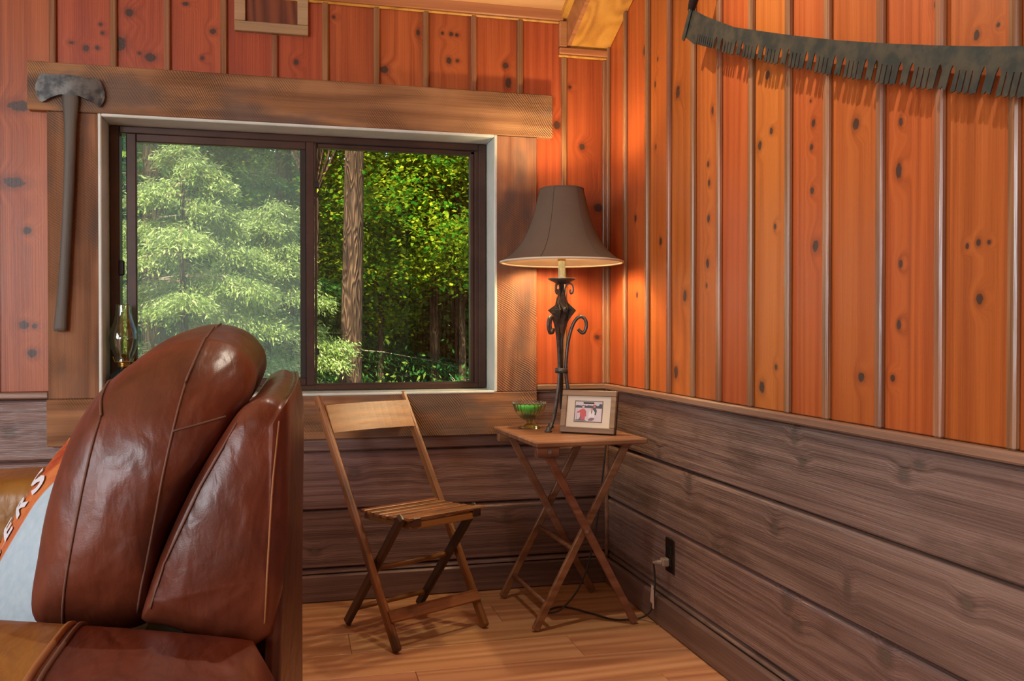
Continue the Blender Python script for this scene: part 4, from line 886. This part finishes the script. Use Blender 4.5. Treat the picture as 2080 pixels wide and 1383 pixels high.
for k_ in range(41):
    x = -30 + k_ * 1.5
    for a_, b_ in ((20, gz - .4), (23, 1.5 + .5 * math.sin(k_ * .9)), (27, 4.5 + .7 * math.sin(k_ * .7 + 1)), (33, 8.0 + 1.0 * math.sin(k_ * .5)), (33, gz - .5)): hv_.append((x, a_, b_))
hf_ = [(k_ * 5 + j_, k_ * 5 + j_ + 1, k_ * 5 + j_ + 6, k_ * 5 + j_ + 5) for k_ in range(40) for j_ in range(4)]
struct(fixn(obj('hillside', (hv_, hf_), plain('wooded_hillside', lin(34, 56, 26), .95, col2=lin(70, 70, 36), nscale=2.5, bump=.6))), 'wooded hillside behind the trees')
def cards(c, d, n, L, W):
    """rhombic leaves: centres c, long axes d, normals n, lengths L, widths W"""
    s = np.cross(d, n); s /= np.linalg.norm(s, axis=1, keepdims=True) + 1e-9
    k = len(c); V = np.empty((k, 4, 3)); V[:, 0] = c; V[:, 1] = c + d * (L * .45)[:, None] + s * (W / 2)[:, None]; V[:, 2] = c + d * L[:, None]; V[:, 3] = c + d * (L * .45)[:, None] - s * (W / 2)[:, None]
    return V.reshape(-1, 3)
def leafmesh(name, V, mat, parent):
    k = len(V) // 4; me = bpy.data.meshes.new(name); me.vertices.add(len(V)); me.vertices.foreach_set('co', V.astype(np.float32).ravel())
    me.loops.add(k * 4); me.loops.foreach_set('vertex_index', np.arange(k * 4, dtype=np.int32)); me.polygons.add(k); me.polygons.foreach_set('loop_start', np.arange(0, k * 4, 4, dtype=np.int32))
    me.update(calc_edges=True); me.materials.append(mat); o_ = obj(name, me, None, parent); o_['kind'] = 'stuff'; return o_
def unit(k):
    v = RNG.normal(size=(k, 3)); return v / np.linalg.norm(v, axis=1, keepdims=True)
def conifer(name, label, base, h, rad, nb, ntw, mat, size=.055, z_low=.0, grp='trees outside the window', cat='tree'):
    t = tag(empty(name, base), label, cat, grp)
    obj('trunk', tube([(0, 0, -.1), (0, 0, h * .5), (0, 0, h)], [.02 + h * .014, .012 + h * .008, .004], 10), M['bark'], t, smooth=True)
    VV = []; br_ = []
    for i in range(nb):
        f = z_low + (1 - z_low) * ((i + .5) / nb) ** .9; z = h * f; R_ = rad * (1 - f) ** .8 + .10
        az = i * 2.39996 + RNG.normal() * .35; z += RNG.normal() * .05 * h / 3; R_ *= .72 + .5 * RNG.random(); dk = RNG.random() * .7 + .6; u = np.linspace(0, 1, 12)
        droop = (-.36 * R_ * u ** 1.7) * dk + .16 * R_ * u
        bx = np.stack([np.cos(az) * R_ * u, np.sin(az) * R_ * u, z + droop + .0 * u], 1)
        br_.append(tube([tuple(q) for q in bx[::3]] + [tuple(bx[-1])], [.010, .008, .006, .004, .002][:len(bx[::3]) + 1], 5))
        side = np.array([-np.sin(az), np.cos(az), 0]); outv = np.array([np.cos(az), np.sin(az), -.25])
        k = ntw; tt_ = RNG.random(k) ** .6; sg = RNG.choice([-1, 1], k); ln = RNG.random(k) * (.10 + .42 * R_ * (1 - tt_) * .9 + .06)
        p0 = np.stack([np.interp(tt_, u, bx[:, j]) for j in range(3)], 1)
        dirv = side[None] * sg[:, None] * .8 + outv[None] * .65; dirv /= np.linalg.norm(dirv, axis=1, keepdims=True)
        c = p0 + dirv * ln[:, None]; c[:, 2] -= .35 * ln ** 1.4 + RNG.normal(size=k) * .018
        c += RNG.normal(size=(k, 3)) * .03; d = dirv + RNG.normal(size=(k, 3)) * .6; d[:, 2] -= .7 * RNG.random(k); d /= np.linalg.norm(d, axis=1, keepdims=True)
        n = np.array([0, 0, 1.0])[None] + RNG.normal(size=(k, 3)) * .5; n /= np.linalg.norm(n, axis=1, keepdims=True)
        L = size * (.6 + .8 * RNG.random(k)); VV.append(cards(c, d, n, L, L * .26))
    obj('branches', merge(*br_), M['twig'], t)['kind'] = 'stuff'; leafmesh('foliage', np.concatenate(VV), mat, t); return t
def broadleaf(name, label, base, h, cz_, rx_, rz_, ncl, nlf, mat, size=.07, tr=.09, lean=(0, 0), crown=True):
    t = tag(empty(name, base), label, 'tree', 'trees outside the window')
    pts_ = [(lean[0] * u + .05 * math.sin(5 * u + base[0]), lean[1] * u + .04 * math.sin(4 * u), -.15 + (h + .15) * u) for u in np.linspace(0, 1, 9)]
    tv, tf = tube(pts_, [tr * (1.25 if i == 0 else 1.06 - .075 * i) for i in range(9)], 16)
    obj('trunk', (tv, tf), M['bark'], t, smooth=True)
    cc = unit(ncl) * (RNG.random((ncl, 1)) ** .45); cc = cc * np.array([rx_, rx_, rz_]) + np.array([lean[0], lean[1], cz_])
    br_ = []
    for q in cc[:14]:
        s0 = np.array([lean[0] * .5, lean[1] * .5, h * .45]) ; br_.append(tube([tuple(s0), tuple((s0 + q) / 2 + np.array([0, 0, .1])), tuple(q)], [.022, .012, .004], 5))
    obj('branches', merge(*br_), M['bark'], t)['kind'] = 'stuff'
    c = np.repeat(cc, nlf, 0) + RNG.normal(size=(ncl * nlf, 3)) * np.array([.24, .24, .12])
    n = np.array([0, -.25, .9])[None] + RNG.normal(size=c.shape) * .55; n /= np.linalg.norm(n, axis=1, keepdims=True)
    d = unit(len(c)); d -= n * np.sum(d * n, 1, keepdims=True); d /= np.linalg.norm(d, axis=1, keepdims=True)
    L = size * (.6 + .8 * RNG.random(len(c))); leafmesh('foliage', cards(c, d, n, L, L * .8), mat, t); return t
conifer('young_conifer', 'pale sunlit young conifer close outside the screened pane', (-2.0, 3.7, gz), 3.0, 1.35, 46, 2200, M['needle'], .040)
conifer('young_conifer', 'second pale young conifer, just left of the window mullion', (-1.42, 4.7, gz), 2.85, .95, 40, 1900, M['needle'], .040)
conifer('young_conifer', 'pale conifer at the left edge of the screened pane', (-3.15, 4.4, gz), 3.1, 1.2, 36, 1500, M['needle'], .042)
conifer('dark_conifer', 'tall shade-toned conifer behind the pale young ones', (-2.7, 7.2, gz), 9.0, 2.4, 60, 1200, M['needledk'], .065)
conifer('dark_conifer', 'tall shade-toned conifer filling the upper left pane', (-1.3, 9.0, gz), 10.0, 2.2, 60, 1100, M['needledk'], .068)
conifer('dark_conifer', 'shade-toned conifer at the right edge of the right pane', (2.1, 8.6, gz), 5.0, 1.5, 50, 600, M['needledk'], .08)
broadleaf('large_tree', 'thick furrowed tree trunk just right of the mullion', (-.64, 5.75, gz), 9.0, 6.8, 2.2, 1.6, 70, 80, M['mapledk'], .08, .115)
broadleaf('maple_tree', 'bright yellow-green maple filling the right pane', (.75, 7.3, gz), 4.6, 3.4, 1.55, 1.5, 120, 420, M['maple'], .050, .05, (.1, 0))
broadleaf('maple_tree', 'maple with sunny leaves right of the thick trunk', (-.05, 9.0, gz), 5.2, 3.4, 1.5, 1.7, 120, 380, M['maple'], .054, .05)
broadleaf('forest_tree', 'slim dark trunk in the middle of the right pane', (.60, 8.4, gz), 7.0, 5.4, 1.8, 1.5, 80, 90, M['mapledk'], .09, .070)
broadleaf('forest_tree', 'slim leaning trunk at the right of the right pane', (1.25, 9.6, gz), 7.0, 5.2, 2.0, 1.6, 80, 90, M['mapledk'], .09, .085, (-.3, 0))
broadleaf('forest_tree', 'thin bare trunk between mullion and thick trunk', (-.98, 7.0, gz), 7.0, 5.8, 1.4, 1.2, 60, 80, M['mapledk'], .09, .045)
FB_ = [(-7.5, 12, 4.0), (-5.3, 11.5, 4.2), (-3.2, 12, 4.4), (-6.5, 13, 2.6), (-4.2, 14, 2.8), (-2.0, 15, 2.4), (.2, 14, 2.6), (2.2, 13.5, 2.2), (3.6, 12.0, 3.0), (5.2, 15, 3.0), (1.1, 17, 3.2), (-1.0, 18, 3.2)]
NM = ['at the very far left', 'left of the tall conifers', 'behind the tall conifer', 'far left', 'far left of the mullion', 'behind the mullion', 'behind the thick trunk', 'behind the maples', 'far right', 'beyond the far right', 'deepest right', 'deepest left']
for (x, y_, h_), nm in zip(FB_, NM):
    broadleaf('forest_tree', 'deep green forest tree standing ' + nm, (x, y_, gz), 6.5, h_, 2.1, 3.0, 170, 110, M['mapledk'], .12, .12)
# low brush at the foot of the right-hand trees
for x, y_, w, nm in ((-.3, 6.4, .7, 'beside the thick trunk'), (.5, 6.6, .7, 'under the maple'), (1.2, 7.0, .8, 'at the right of the pane')):
    t = tag(empty('brush', (x, y_, gz)), 'low brown and green brush ' + nm, 'bush', 'brush on the forest floor')
    st_ = [tube([(RNG.normal() * w * .5, RNG.normal() * .3, 0), (RNG.normal() * w * .6, RNG.normal() * .3, .5 + RNG.random() * .7)], [.008, .003], 5) for _ in range(40)]
    obj('stems', merge(*st_), M['twig'], t)['kind'] = 'stuff'
    c = RNG.normal(size=(2600, 3)) * np.array([w * .6, .35, .30]) + np.array([0, 0, .55]); nn = unit(2600); d = unit(2600); d -= nn * np.sum(d * nn, 1, keepdims=True); d /= np.linalg.norm(d, axis=1, keepdims=True)
    leafmesh('foliage', cards(c, d, nn, .06 * (.5 + RNG.random(2600)), np.full(2600, .03)), M['mapledk'], t)
